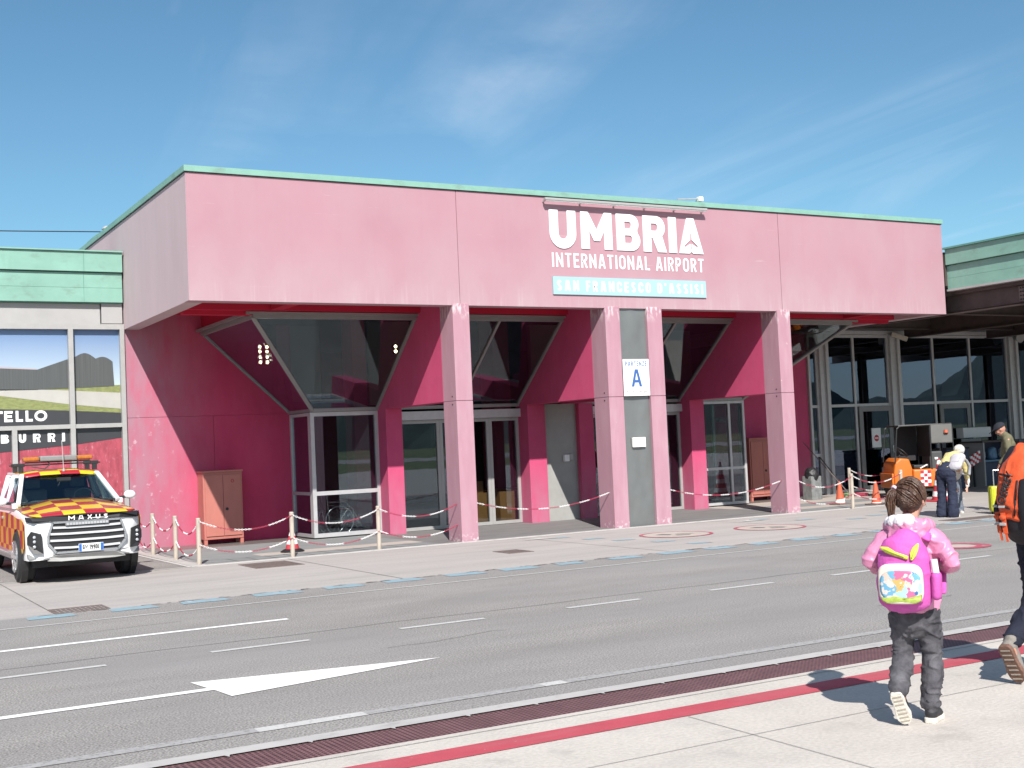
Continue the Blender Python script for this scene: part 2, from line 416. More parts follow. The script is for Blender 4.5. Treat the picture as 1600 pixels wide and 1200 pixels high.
        for h, k in ((-.95, .3), (-.7, .71), (-.35, .93)): full.append((p + d * m_ * h, s, u, (a[0] * k, a[1] * k)))
        full += [(p, s, u, a) for p, s, u, a, d in secs]
        p, s, u, a, d = secs[-1]; m_ = min(a)
        for h, k in ((.35, .93), (.7, .71), (.95, .3)): full.append((p + d * m_ * h, s, u, (a[0] * k, a[1] * k)))
        vs = []; fs = []
        for p, s, u, a in full:
            for i in range(n):
                t = 2 * math.pi * i / n; vs.append(p + s * a[0] * math.cos(t) + u * a[1] * math.sin(t))
        for k in range(len(full) - 1):
            for i in range(n): fs.append((k * n + i, k * n + (i + 1) % n, (k + 1) * n + (i + 1) % n, (k + 1) * n + i))
        fs += [tuple(range(n - 1, -1, -1)), tuple(range((len(full) - 1) * n, len(full) * n))]
        return self.add(vs, fs)
    def build(self, name, mats, parent=None, smooth=False, bevel=0, local=False, seg=2):
        mats = mats if isinstance(mats, (list, tuple)) else [mats]
        me = bpy.data.meshes.new(name)
        off = Vector((0, 0, 0))
        if parent is not None and not local:
            q = parent
            while q is not None: off += q.location; q = q.parent
        me.from_pydata([tuple(Vector(p) - off) for p in self.v], [], self.f)
        for m in mats: me.materials.append(m)
        me.polygons.foreach_set('material_index', self.mi)
        bm = bmesh.new(); bm.from_mesh(me)
        bmesh.ops.recalc_face_normals(bm, faces=bm.faces)
        if bevel:
            bmesh.ops.remove_doubles(bm, verts=bm.verts, dist=1e-5)
            es = [e for e in bm.edges if len(e.link_faces) == 2 and e.calc_face_angle(0) > .5]
            bmesh.ops.bevel(bm, geom=es, offset=bevel, segments=seg, profile=.6, affect='EDGES', clamp_overlap=True)
        bm.to_mesh(me); bm.free()
        if smooth:
            for p in me.polygons: p.use_smooth = True
            if smooth != 'all':
                me.set_sharp_from_angle(angle=R(38))
        o = bpy.data.objects.new(name, me)
        COL.objects.link(o)
        if parent is not None: o.parent = parent
        return o

def tag(o, label=None, cat=None, group=None, kind=None):
    if label: o['label'] = label
    if cat: o['category'] = cat
    if group: o['group'] = group
    if kind: o['kind'] = kind
    return o
def thing(name, label, cat, loc=(0, 0, 0), group=None):
    o = bpy.data.objects.new(name, None); COL.objects.link(o)
    o.empty_display_size = .2
    o.location = loc
    return tag(o, label, cat, group)
def struct(name, mb, m, **k): return tag(mb.build(name, m, **k), kind='structure')
def dup(src, loc, label, rz=None):
    def rec(o, par):
        c = o.copy(); COL.objects.link(c)
        if par is not None: c.parent = par
        for ch in list(o.children): rec(ch, c)
        return c
    r = rec(src, None); r.location = loc
    if rz is not None: r.rotation_euler = (0, 0, rz)
    r['label'] = label
    return r

def sculpt(name, mb, m, parent=None, voxel=.012, smooth=4, wr=0, wscale=14, seed=0, wst=(1, 1, 1), local=True, ridge=0):
    """Fuses the shapes of a builder into one continuous skin by voxel remeshing, smooths it and wrinkles it a little."""
    o = mb.build(name, m, None)
    md = o.modifiers.new('remesh', 'REMESH'); md.mode = 'VOXEL'; md.voxel_size = voxel; md.use_smooth_shade = True
    if smooth:
        ms = o.modifiers.new('smooth', 'SMOOTH'); ms.factor = .5; ms.iterations = smooth
    dg = bpy.context.evaluated_depsgraph_get(); dg.update()
    me = bpy.data.meshes.new_from_object(o.evaluated_get(dg), depsgraph=dg)
    bpy.data.objects.remove(o, do_unlink=True)
    if wr:
        vs = [v.co + v.normal * wr * (noise.noise(Vector((v.co.x * wst[0], v.co.y * wst[1], v.co.z * wst[2])) * wscale + Vector((seed, seed, seed))) +
              .6 * noise.noise(Vector((v.co.x * wst[0], v.co.y * wst[1], v.co.z * wst[2])) * wscale * 2.3 + Vector((seed, 3, seed)))) for v in me.vertices]
        if ridge:
            def rg(p):
                w = Vector((p.x * wst[0], p.y * wst[1], p.z * wst[2])); q_ = w * wscale * .55 + Vector((seed * 2, 7, seed))
                q_ = q_ + .9 * Vector((noise.noise(q_), noise.noise(q_ + Vector((5, 1, 2))), noise.noise(q_ + Vector((1, 8, 3)))))
                return (1 - min(1, abs(noise.noise(q_)) * 3.4)) ** 2 - .25
            vs = [c + v.normal * ridge * rg(v.co) for v, c in zip(me.vertices, vs)]
        for v, c in zip(me.vertices, vs): v.co = c
    me.materials.clear()
    for q in (m if isinstance(m, (list, tuple)) else [m]): me.materials.append(q)
    for p in me.polygons: p.use_smooth = True; p.material_index = 0
    o = bpy.data.objects.new(name, me); COL.objects.link(o)
    if parent is not None: o.parent = parent
    return o

def text(name, s, size, m, parent, org, xax=(1, 0, 0), yax=(0, 0, 1), depth=.004, bold=0.0, width=None, align='LEFT', space=1.0, shear=0.0):
    """Lettering as real, thin extruded geometry: org is the baseline start, width the wanted overall width."""
    c = bpy.data.curves.new(name, 'FONT'); c.body = s; c.size = 1; c.extrude = 0; c.offset = bold; c.space_character = space; c.shear = shear
    c.resolution_u = 4
    o = bpy.data.objects.new(name, c); COL.objects.link(o)
    dg = bpy.context.evaluated_depsgraph_get(); dg.update()
    me = bpy.data.meshes.new_from_object(o.evaluated_get(dg), depsgraph=dg)
    bpy.data.objects.remove(o, do_unlink=True); bpy.data.curves.remove(c)
    xs = [v.co.x for v in me.vertices]; ys = [v.co.y for v in me.vertices]
    x0, x1 = min(xs), max(xs); capH = .73
    sx = size if width is None else width / (x1 - x0); sy = size / capH
    if width is None: sx = sy
    X = Vector(xax); Y = Vector(yax); N = X.cross(Y)
    off = Vector((0, 0, 0))
    if parent is not None:
        q = parent
        while q is not None: off += q.location; q = q.parent
    for v in me.vertices: v.co = Vector(org) - off + X * ((v.co.x - x0) * sx) + Y * (v.co.y * sy)
    bm = bmesh.new(); bm.from_mesh(me)
    r = bmesh.ops.extrude_face_region(bm, geom=bm.faces[:])
    vv = [g for g in r['geom'] if isinstance(g, bmesh.types.BMVert)]
    bmesh.ops.translate(bm, verts=vv, vec=N * depth)
    bmesh.ops.recalc_face_normals(bm, faces=bm.faces)
    bm.to_mesh(me); bm.free()
    me.materials.clear(); me.materials.append(m)
    for p in me.polygons: p.material_index = 0
    o = bpy.data.objects.new(name, me); COL.objects.link(o)
    if parent is not None: o.parent = parent
    return o

def shape2d(loops, org, xax, yax, depth, mb):
    """Fills flat outlines with holes (a curve fill), extrudes them and adds them to a builder."""
    c = bpy.data.curves.new('outline', 'CURVE'); c.dimensions = '2D'; c.fill_mode = 'BOTH'
    for lp in loops:
        s = c.splines.new('POLY'); s.points.add(len(lp) - 1); s.use_cyclic_u = True
        for p, q in zip(s.points, lp): p.co = (q[0], q[1], 0, 1)
    c.extrude = .5
    o = bpy.data.objects.new('outline', c); COL.objects.link(o)
    dg = bpy.context.evaluated_depsgraph_get(); dg.update()
    me = bpy.data.meshes.new_from_object(o.evaluated_get(dg), depsgraph=dg)
    bpy.data.objects.remove(o, do_unlink=True); bpy.data.curves.remove(c)
    X = Vector(xax); Y = Vector(yax); N = X.cross(Y); O_ = Vector(org)
    mb.add([O_ + X * v.co.x + Y * v.co.y + N * (v.co.z + .5) * depth for v in me.vertices], [tuple(p.vertices) for p in me.polygons])
    bpy.data.meshes.remove(me)
    return mb
def arc(cx, cy, rx, ry, a0, a1, n=12):
    return [(cx + rx * math.cos(R(a0 + (a1 - a0) * i / n)), cy + ry * math.sin(R(a0 + (a1 - a0) * i / n))) for i in range(n + 1)]

def stroke_text(name, s, m, parent, org, h, width, wt, depth=.004, gap=.30, xax=(1, 0, 0), yax=(0, 0, 1)):
    """Even-stroke capitals drawn as mitred bands; h height, wt stroke weight, width overall."""
    def bw(p, cw=True): return p
    q = .5 * wt / h
    def A(cx, cy, rx, ry, a0, a1, n=9): return arc(cx, cy, rx, ry, a0, a1, n)
    L = q; T_ = 1 - q
    def G(ch):
        w = .52; r = w - q; x = (L, r); ry = .22
        if ch == 'I': return q * 2, [[(q, 0), (q, 1)]]
        if ch == '1': return .3, [[(.02, .80), (.3 - q, T_), (.3 - q, 0)]]
        if ch == ' ': return .18, []
        if ch == "'": return q * 2, [[(q, 1), (q, .74)]]
        if ch == 'N': return .56, [[(q, 0), (q, 1)], [(q, 1 - q), (.56 - q, q)], [(.56 - q, 0), (.56 - q, 1)]]
        if ch == 'T': return .50, [[(0, T_), (.5, T_)], [(.25, 0), (.25, T_)]]
        if ch == 'E': return .44, [[(.44, T_), (q, T_), (q, q), (.44, q)], [(q, .51), (.40, .51)]]
        if ch == 'F': return .42, [[(.42, T_), (q, T_), (q, 0)], [(q, .50), (.38, .50)]]
        if ch == 'L': return .42, [[(q, 1), (q, q), (.42, q)]]
        if ch == 'R': return .50, [[(q, 0), (q, T_), (.27, T_)] + A(.27, .73, .23 - q, .27 - q, 80, -80) + [(.27, .46), (q, .46)], [(.27, .46), (.48 - q * .6, 0)]]
        if ch == 'P': return .49, [[(q, 0), (q, T_), (.27, T_)] + A(.27, .72, .22 - q, .28 - q, 80, -80) + [(.27, .44), (q, .44)]]
        if ch == 'B': return .50, [[(q, q), (q, T_), (.27, T_)] + A(.27, .745, .21 - q, .255 - q, 80, -80) + [(.27, .51), (q, .51)], [(.27, .51)] + A(.28, .265, .22 - q, .265 - q, 70, -80) + [(.28, q), (q, q)]]
        if ch == 'A': return .58, [[(q, 0), (.29 - q * .55, 1)], [(.29 + q * .55, 1), (.58 - q, 0)], [(.12, .25), (.46, .25)]]
        if ch == 'X': return .54, [[(q, 0), (.54 - q, 1)], [(q, 1), (.54 - q, 0)]]
        if ch == 'Y': return .54, [[(q, 1), (.27, .48), (.54 - q, 1)], [(.27, .5), (.27, 0)]]
        if ch == 'M': return .66, [[(q, 0), (q, T_), (.33, .38), (.66 - q, T_), (.66 - q, 0)]]
        if ch == 'W': return .72, [[(q, 1), (.2, q), (.36, .72), (.52, q), (.72 - q, 1)]]
        if ch == 'Z': return .48, [[(.03, T_), (.48 - q, T_), (q, q), (.46, q)]]
        if ch == 'D': return .52, [[(q, q), (q, T_), (.24, T_)] + A(.24, .70, .28 - q, .30 - q, 80, 0, 5) + A(.24, .30, .28 - q, .30 - q, 0, -80, 5) + [(.24, q), (q, q)]]
        if ch == 'U': return .52, [[(q, 1), (q, .28)] + A(.26, .28, .26 - q, .28 - q, 180, 360) + [(.52 - q, .28), (.52 - q, 1)]]
        if ch == 'O': return .53, [A(.265, .70, .265 - q, .30 - q, 0, 180) + A(.265, .30, .265 - q, .30 - q, 180, 360) + [(.53 - q, .70), (.53 - q, .715)]]
        if ch == 'C': return .50, [[(.5 - q, .66)] + A(.26, .70, .26 - q, .30 - q, 5, 180) + A(.26, .30, .26 - q, .30 - q, 180, 355) + [(.5 - q, .34)]]
        if ch == 'G': return .52, [[(.5 - q, .68)] + A(.26, .70, .26 - q, .30 - q, 5, 180) + A(.26, .30, .26 - q, .30 - q, 180, 355) + [(.52 - q, .48), (.28, .48)]]
        if ch == 'S': return .49, [A(.245, .735, .235 - q, .265 - q, 20, 250, 9) + A(.245, .265, .235 - q, .255 - q, 75, -160, 10)]
        if ch == '9': return .50, [A(.25, .68, .25 - q, .32 - q, -10, 350, 14), [(.5 - q, .68), (.5 - q, .35)] + A(.25, .30, .25 - q, .30 - q, 0, -150, 7)]
        if ch == '8': return .50, [A(.25, .74, .22 - q, .26 - q, 0, 360, 12), A(.25, .27, .25 - q, .27 - q, 0, 360, 12)]
        xh = .70
        if ch == 'e': return .44, [[(q, .36), (.44 - q, .36)] + A(.22, .38, .22 - q, xh - .38 - q, 0, 180) + A(.22, .30, .22 - q, .30 - q, 180, 320)]
        if ch == 'x': return .42, [[(q, 0), (.42 - q, xh)], [(q, xh), (.42 - q, 0)]]
        if ch == 't': return .32, [[(.13, .92), (.13, .16), (.2, q), (.32, q)], [(0, xh - q), (.30, xh - q)]]
        if ch == 'r': return .30, [[(q, 0), (q, xh)], [(q, xh - .2), (.16, xh - q), (.30, xh - q)]]
        if ch == 'a': return .44, [[(.04, xh - q)] + A(.22, xh - .2, .22 - q, .2 - q, 90, 0, 5) + [(.44 - q, 0)], A(.22, .2, .22 - q, .2 - q, 0, 360, 10)]
        if ch == 'c': return .40, [A(.23, xh / 2, .23 - q, xh / 2 - q, 50, 310, 12)]
        if ch == 'h': return .44, [[(q, 0), (q, 1)], [(q, xh - .24)] + A(.22, xh - .24, .22 - q, .24 - q, 180, 0, 7) + [(.44 - q, 0)]]
        if ch == 'n': return .44, [[(q, 0), (q, xh)], [(q, xh - .24)] + A(.22, xh - .24, .22 - q, .24 - q, 180, 0, 7) + [(.44 - q, 0)]]
        if ch == 'g': return .44, [A(.22, xh / 2, .22 - q, xh / 2 - q, 0, 360, 12), [(.44 - q, xh), (.44 - q, -.12), (.3, -.25), (.06, -.25)]]
        return .4, []
    gl = [G(ch) for ch in s]
    tot = sum(g[0] for g in gl) + gap * .5 * (len(s) - 1)
    kx = width / (tot * h); k = MB(); X = Vector(xax); Y = Vector(yax); N = X.cross(Y); O_ = Vector(org); cx = 0; lay = 0
    for w, strokes in gl:
        for st_ in strokes:
            lay = (lay + 1) % 3
            pts = [Vector(((cx + x) * h * kx, y * h)) for x, y in st_]
            P2 = [pts[0]] + [b_ for a_, b_ in zip(pts, pts[1:]) if (b_ - a_).length > 1e-5]
            lf = []; rg = []
            for i, p in enumerate(P2):
                d0 = (P2[i] - P2[i - 1]).normalized() if i else None; d1 = (P2[i + 1] - P2[i]).normalized() if i < len(P2) - 1 else None
                n0 = Vector((-d0.y, d0.x)) if d0 else None; n1 = Vector((-d1.y, d1.x)) if d1 else None
                if n0 and n1:
                    mm = (n0 + n1); ln = max(mm.length, .5); mm = mm / ln; sc = 1 / max(.45, mm.dot(n0))
                    off = mm * wt / 2 * sc
                else: off = (n0 or n1) * wt / 2
                lf.append(p + off); rg.append(p - off)
            dz = depth + lay * depth * .06
            for i in range(len(P2) - 1):
                fr = [O_ + X * v.x + Y * v.y + N * dz for v in (lf[i], lf[i + 1], rg[i + 1], rg[i])]; bk = [O_ + X * v.x + Y * v.y for v in (lf[i], lf[i + 1], rg[i + 1], rg[i])]
                k.add(fr + bk, [(0, 1, 2, 3), (0, 4, 5, 1), (3, 2, 6, 7)] + ([(0, 3, 7, 4)] if i == 0 else []) + ([(1, 5, 6, 2)] if i == len(P2) - 2 else []))
        cx += w + gap * .5
    return k.build(name, m, parent)

# ================================================================ GROUND
def sheet(name, rects, z, m):
    mb = MB()
    for x0, x1, y0, y1 in rects: mb.poly([(x0, y0, z), (x1, y0, z), (x1, y1, z), (x0, y1, z)])
    return struct(name, mb, m)
sheet('ground', [(-9000, 9000, -9000, 9000)], -.06, M['grass'])
sheet('runway', [(-1500, 1500, -150, -95)], -.04, M['apron'])
sheet('pavement', [(-60, 70, -40, 6.49)], 0, M['concrete'])
sheet('road', [(-60, 70, 7.0, 14.45)], 0, M['asphalt'])
sheet('apron', [(-60, 70, 14.45, 18.86), (22.12, 70, 18.86, 23.5)], 0, M['apron'])
sheet('parking_bay', [(-60, 5.12, 18.86, 23.5)], -.002, M['asphalt'])
sheet('kerb', [(-60, 70, 6.86, 7.0)], .003, M['kerb'])
k = MB(); k.box(5.12, 22.12, 18.86, 18.95, -.02, .012); k.box(5.12, 5.36, 18.95, 23.4, -.02, .012)
struct('kerb_edge', k, M['kerb'])
sheet('porch_paving', [(5.36, 9.4, 18.95, 19.7), (5.36, 6.5, 19.7, 23.5), (6.5, 9.4, 20.25, 23.5), (17.6, 22.12, 18.95, 19.7), (17.6, 22.12, 20.3, 21.2)], .004, M['pave_blue'])
sheet('porch_paving_cream', [(6.5, 9.4, 19.7, 20.25), (17.6, 22.12, 19.7, 20.3), (17.6, 22.12, 21.2, 23.5)], .004, M['pave_cream'])
sheet('porch_paving_dark', [(9.4, 17.6, 18.95, 23.5)], .004, M['pave_dark'])
k = MB()
for i in range(13):
    x = 5.9 + i * .31
    if x < 9.3: k.poly([(x, 18.96, .008), (x + .012, 18.96, .008), (x + .012, 19.69, .008), (x, 19.69, .008)])
struct('paving_joints', k, M['joint'])
# joints in the concrete
k = MB()
for x in (-8.2, -4.1, 0.05, 4.25, 8.45, 12.6): k.poly([(x, -20, .004), (x + .005, -20, .004), (x + .25 + .005, 5.94, .004), (x + .25, 5.94, .004)])
for y in (5.33, 1.2, -3): k.poly([(-30, y - .1, .004), (30, y + .12, .004), (30, y + .125, .004), (-30, y - .095, .004)])
for x in (-6, -1.8, 2.4, 6.6, 10.8, 15, 19.2, 23.4): k.poly([(x, 14.5, .004), (x + .012, 14.5, .004), (x + .012, 18.8, .004), (x, 18.8, .004)])
k.poly([(-60, 6.405, .004), (70, 6.405, .004), (70, 6.412, .004), (-60, 6.412, .004)])
struct('pavement_joints', k, M['joint'])
# grate over the drainage channel
def grate_mat():
    m = M['brown_grate']; n = m.node_tree.nodes; l = m.node_tree.links; b = n['Principled BSDF']
    old = b.inputs['Base Color'].links[0].from_socket
    t = n.new('ShaderNodeTexCoord'); mp = n.new('ShaderNodeMapping'); mp.inputs['Scale'].default_value = (1 / .034, 1 / .034, 1)
    mp.inputs['Rotation'].default_value = (0, 0, R(0))
    v = n.new('ShaderNodeTexVoronoi'); v.inputs['Scale'].default_value = 1; v.inputs['Randomness'].default_value = 0
    v.distance = 'CHEBYCHEV'
    mr = n.new('ShaderNodeMapRange'); mr.inputs['From Min'].default_value = .25; mr.inputs['From Max'].default_value = .33
    mx = n.new('ShaderNodeMix'); mx.data_type = 'RGBA'; mx.inputs[6].default_value = (.03, .014, .014, 1)
    l.new(t.outputs['Object'], mp.inputs[0]); l.new(mp.outputs[0], v.inputs['Vector']); l.new(v.outputs['Distance'], mr.inputs['Value'])
    l.new(mr.outputs[0], mx.inputs[0]); l.new(old, mx.inputs[7]); l.new(mx.outputs[2], b.inputs['Base Color'])
grate_mat()
k = MB(); k.poly([(-60, 6.49, -.004), (70, 6.49, -.004), (70, 6.86, -.004), (-60, 6.86, -.004)])
g = struct('drain_grate', k, M['brown_grate'])
k = MB(); rr = random.Random(4)
for i in range(-12, 40):
    x = i * .5 + rr.uniform(-.02, .02); k.poly([(x - .012, 6.861, .004), (x + .02, 6.858, .004), (x + .004, 6.825 - rr.random() * .02, .004)])
struct('kerb_splashes', k, M['kerb'])

# ---- painted markings
def mark(name, polys, m, z=.004):
    mb = MB()
    for p in polys: mb.poly([(x, y, z) for x, y in p])
    return struct(name, mb, m)
rec = lambda x0, x1, y0, y1: [(x0, y0), (x1, y0), (x1, y1), (x0, y1)]
mark('red_line', [rec(-60, 70, 5.955, 6.175)], M['red_paint'])
mark('edge_line_worn', [rec(-60, 2.35, 7.29, 7.40), rec(3.05, 4.35, 7.29, 7.40), rec(4.53, 60, 7.29, 7.40)], M['white_old'])
mark('edge_line_patch', [rec(2.35, 3.05, 7.285, 7.40), rec(4.35, 4.53, 7.29, 7.40)], M['white_mid'])
mark('lane_dashes', [rec(x, x + .88, 10.47, 10.55) for x in (-2.1, -.4, 1.25, 2.99, 4.74, 6.55, 8.33, 10.08, 11.85, 13.6, 15.4, 17.2)], M['white_mid'])
mark('long_line', [rec(-20, 4.2, 11.955, 12.05)], M['white_paint'])
mark('thin_far_line', [rec(-40, 60, 13.55, 13.60)], M['white_mid'])
mark('road_arrow', [[(-12, 8.80), (2.52, 8.80), (2.55, 8.49), (4.32, 8.84), (2.46, 9.21), (2.5, 8.90), (-12, 8.90)]], M['white_paint'], .005)
mark('bay_lines', [rec(-20, 5.2, 18.83, 18.90), [(5.06, 18.9), (5.13, 18.9), (5.09, 22.8), (5.02, 22.8)], [(2.05, 19.2), (2.5, 19.2), (2.5, 19.28), (2.05, 19.28)], [(2.15, 19.45), (2.4, 19.4), (2.45, 19.7), (2.2, 19.75)]], M['white_mid'])
rr = random.Random(3)
bl = []
for i in range(24):
    x = 2.1 + i * .835 + rr.uniform(-.04, .04); l_ = rr.uniform(.42, .58); y = 14.13 + .03 * rr.random()
    bl.append([(x, y), (x + l_ * .55, y + .01), (x + l_ * .58, y - .01), (x + l_, y), (x + l_ - .03, y + .30), (x + l_ * .4, y + .31), (x + .02, y + .27)])
mark('blue_kerb_marks', bl, M['blue_paint'])
mark('blue_crossing_marks', [[(x, y), (x + .34, y - .05), (x + .34, y + .14), (x, y + .2)] for x, y in ((11.05, 18.1), (11.3, 17.4), (11.42, 16.7), (11.62, 15.9), (11.75, 15.15), (15.6, 18.2), (15.9, 17.3), (16.5, 16.6), (17.3, 16.9), (17.6, 16.2), (18.2, 17.4))], M['blue_paint'])
k = MB(); rr = random.Random(8)
for i in range(150):
    x = rr.uniform(2.2, 20); w_ = rr.uniform(.03, .18); y = 14.43 + rr.uniform(-.03, .03); k.poly([(x, y, .006), (x + w_, y + .01, .006), (x + w_ * .8, y + .035, .006), (x + w_ * .2, y + .03, .006)])
struct('asphalt_edge_crumbs', k, M['joint'])
mark('white_patches', [[(10.55, 18.25), (11.2, 18.15), (11.0, 18.45), (10.8, 18.38)], [(15.1, 18.05), (15.7, 18.0), (15.5, 18.3)]], M['white_mid'], .008)
def ring_mark(cx, cy, r, w, seed):
    n = 40; mb = MB(); mi = MB()
    o_ = [(cx + r * math.cos(2 * math.pi * i / n), cy + r * math.sin(2 * math.pi * i / n)) for i in range(n)]
    q_ = [(cx + (r - w) * math.cos(2 * math.pi * i / n), cy + (r - w) * math.sin(2 * math.pi * i / n)) for i in range(n)]
    for i in range(n):
        j = (i + 1) % n
        mb.poly([(*o_[i], .006), (*o_[j], .006), (*q_[j], .006), (*q_[i], .006)])
    mi.poly([(*p, .005) for p in q_])
    return mb, mi
k = MB(); k2 = MB(); k3 = MB()
for cx, cy, r, w in ((12.72, 16.86, .62, .065), (14.5, 16.55, .62, .065), (13.5, 11.66, .42, .2)):
    a, b = ring_mark(cx, cy, r, w, 1); k.add(a.v, a.f); k2.add(b.v, b.f)
    if r > .5:
        k3.poly([(cx - .30, cy + .18, .008), (cx - .12, cy + .24, .008), (cx - .05, cy + .05, .008), (cx - .16, cy - .02, .008)])
        k3.poly([(cx + .02, cy + .08, .008), (cx + .26, cy - .06, .008), (cx + .3, cy - .14, .008), (cx + .03, cy, .008)])
        k3.poly([(cx - .1, cy - .1, .008), (cx + .1, cy - .22, .008), (cx + .08, cy - .3, .008), (cx - .12, cy - .2, .008)])
struct('round_marking_rings', k, M['crimson_paint']); struct('round_marking_discs', k2, M['pave_cream']); struct('round_marking_symbols', k3, M['joint'])
k = MB(); rr = random.Random(12)
def crack(pts, w):
    for (x0, y0), (x1, y1) in zip(pts, pts[1:]): k.poly([(x0, y0 - w / 2, .003), (x1, y1 - w / 2, .003), (x1, y1 + w / 2, .003), (x0, y0 + w / 2, .003)])
crack([(-20 + i * .35, 10.95 + .025 * math.sin(i * .9) + rr.uniform(-.012, .012)) for i in range(140)], .012)
for x0, y0 in ((4.2, 9.6), (8.6, 8.4), (11.5, 12.6), (2.2, 12.6), (14.2, 9.3)):
    px_, py_ = x0, y0; pts = []
    for i in range(9): pts.append((px_, py_)); px_ += rr.uniform(.06, .22); py_ += rr.uniform(-.07, .07)
    crack(pts, .008)
struct('asphalt_cracks', k, M['joint'])
def cover(label, x0, x1, y0, y1, name='drain_cover', skew=0):
    t = thing(name, label, 'drain cover', ((x0 + x1) / 2, (y0 + y1) / 2, 0), 'covers set in the paving')
    f = MB(); w = .03
    f.box(x0, x1, y0, y0 + w, -.03, .007); f.box(x0, x1, y1 - w, y1, -.03, .007); f.box(x0, x0 + w, y0 + w, y1 - w, -.03, .007); f.box(x1 - w, x1, y0 + w, y1 - w, -.03, .007)
    f.build('frame', M['brown_plate'], t)
    g_ = MB(); n = max(4, int((x1 - x0) / .06))
    for i in range(n):
        x = x0 + w + (x1 - x0 - 2 * w) * i / n; g_.box(x, x + (x1 - x0 - 2 * w) / n - .016, y0 + w, y1 - w, -.03, .005)
    g_.build('grating', M['brown_plate'], t)
cover('brown grate in the pale apron below the striped cone', 5.72, 6.45, 17.6, 18.5)
cover('brown grate at the apron edge in front of the pickup truck', 2.4, 3.0, 14.47, 14.95)
cover('small dark cover in front of the first two pink pillars', 9.2, 9.62, 16.3, 16.85)
cover('dark grate on the apron near the woman bending over', 16.9, 18.2, 14.62, 15.0)
cover('small grey cover beside the pickup truck front wheel', 1.85, 2.25, 18.35, 18.65)

# ---- hills far behind the camera, seen in the window reflections
def ridge(name, dist, h, seed, col):
    mb = MB(); n = 200; vs = []
    for i in range(n + 1):
        a = R(150 + 240 * i / n) ; x = dist * math.cos(a) * 1.0; y = dist * math.sin(a)
        hh = h * (.55 + .7 * noise.noise(Vector((i * .17, seed, 0))) + .4 * noise.noise(Vector((i * .5, seed, 4))) + .15 * noise.noise(Vector((i * 1.3, seed, 8))))
        hh = max(hh, h * .12)
        vs += [(x * .86, y * .86, -2), (x, y, hh), (x * 1.15, y * 1.15, -2)]
    fs = []
    for i in range(n):
        for j in range(2): fs.append((i * 3 + j, i * 3 + j + 1, i * 3 + 4 + j, i * 3 + 3 + j))
    mb.add(vs, fs)
    struct(name, mb, col)
ridge('hills', 3200, 150, 2.5, M['hill'])
ridge('far_hills', 6200, 430, 7.1, M['hill'])

# ================================================================ TERMINAL HALL
YF, YW, YG = 19.0, 23.5, 22.35
XL, XR, ZB, ZT = 5.25, 22.06, 4.07, 6.07
hall = thing('terminal_hall', 'pink airport hall with a deep overhanging front on square pillars', 'building', (13.65, YF, 0))
f = MB()
# front in three panels with open joints, and the two sides
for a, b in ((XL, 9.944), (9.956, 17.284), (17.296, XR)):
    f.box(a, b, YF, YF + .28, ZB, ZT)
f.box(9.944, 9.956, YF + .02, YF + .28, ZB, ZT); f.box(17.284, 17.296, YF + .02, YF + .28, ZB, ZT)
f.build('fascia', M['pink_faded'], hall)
for xa in (XL, XR - .28):
    f = MB(); f.box(xa + (.002 if xa > 9 else 0), xa + .28 - (.002 if xa > 9 else 0), YF + .28, 34, ZB, ZT)
    if xa < 9: f.box(XL - .003, XL - .0005, YF + .004, YF + .28, ZB + .004, ZT - .002)
    f.build('side_fascia', M['pink_side'], hall)
f = MB()
f.box(XL - .03, XR + .03, YF - .035, YF + .3, ZT + .012, ZT + .105); f.box(XL - .03, XL + .3, YF + .3, 34, ZT + .012, ZT + .105); f.box(XR - .3, XR + .03, YF + .3, 34, ZT + .012, ZT + .105)
f.build('copper_edge', M['copper'], hall)
f = MB(); f.box(XL - .012, XR + .012, YF - .014, YF + .25, ZT, ZT + .012); f.box(XL - .012, XL + .25, YF + .25, 34, ZT, ZT + .012); f.box(XR - .25, XR + .012, YF + .25, 34, ZT, ZT + .012)
f.build('edge_joint', M['black'], hall)
f = MB(); f.box(XL + .3, XR - .3, YF + .3, 34, ZT - .1, ZT + .02)
f.build('roof', M['panel_grey'], hall)
# soffit, set up between the fascia, with beams
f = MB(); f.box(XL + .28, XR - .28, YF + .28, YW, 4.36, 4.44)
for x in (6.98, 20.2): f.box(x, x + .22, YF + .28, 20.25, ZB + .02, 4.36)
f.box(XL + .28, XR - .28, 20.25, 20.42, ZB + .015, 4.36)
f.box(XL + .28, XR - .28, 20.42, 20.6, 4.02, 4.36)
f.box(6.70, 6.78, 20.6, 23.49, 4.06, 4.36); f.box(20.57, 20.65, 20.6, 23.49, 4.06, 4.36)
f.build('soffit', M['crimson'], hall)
# recess walls either side
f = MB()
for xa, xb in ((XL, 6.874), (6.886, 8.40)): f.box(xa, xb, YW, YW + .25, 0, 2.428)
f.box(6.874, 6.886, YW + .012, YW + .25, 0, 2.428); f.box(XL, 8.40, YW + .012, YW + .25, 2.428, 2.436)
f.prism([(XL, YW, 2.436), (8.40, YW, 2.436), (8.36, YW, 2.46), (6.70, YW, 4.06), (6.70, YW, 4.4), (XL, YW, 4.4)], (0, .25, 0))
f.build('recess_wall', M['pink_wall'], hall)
f = MB(); f.box(18.95, XR, YW, YW + .25, 0, 2.44)
f.prism([(XR, YW, 2.44), (18.95, YW, 2.44), (18.96, YW, 2.46), (20.62, YW, 4.06), (20.62, YW, 4.4), (XR, YW, 4.4)], (0, .25, 0))
f.build('recess_wall', M['pink'], hall)
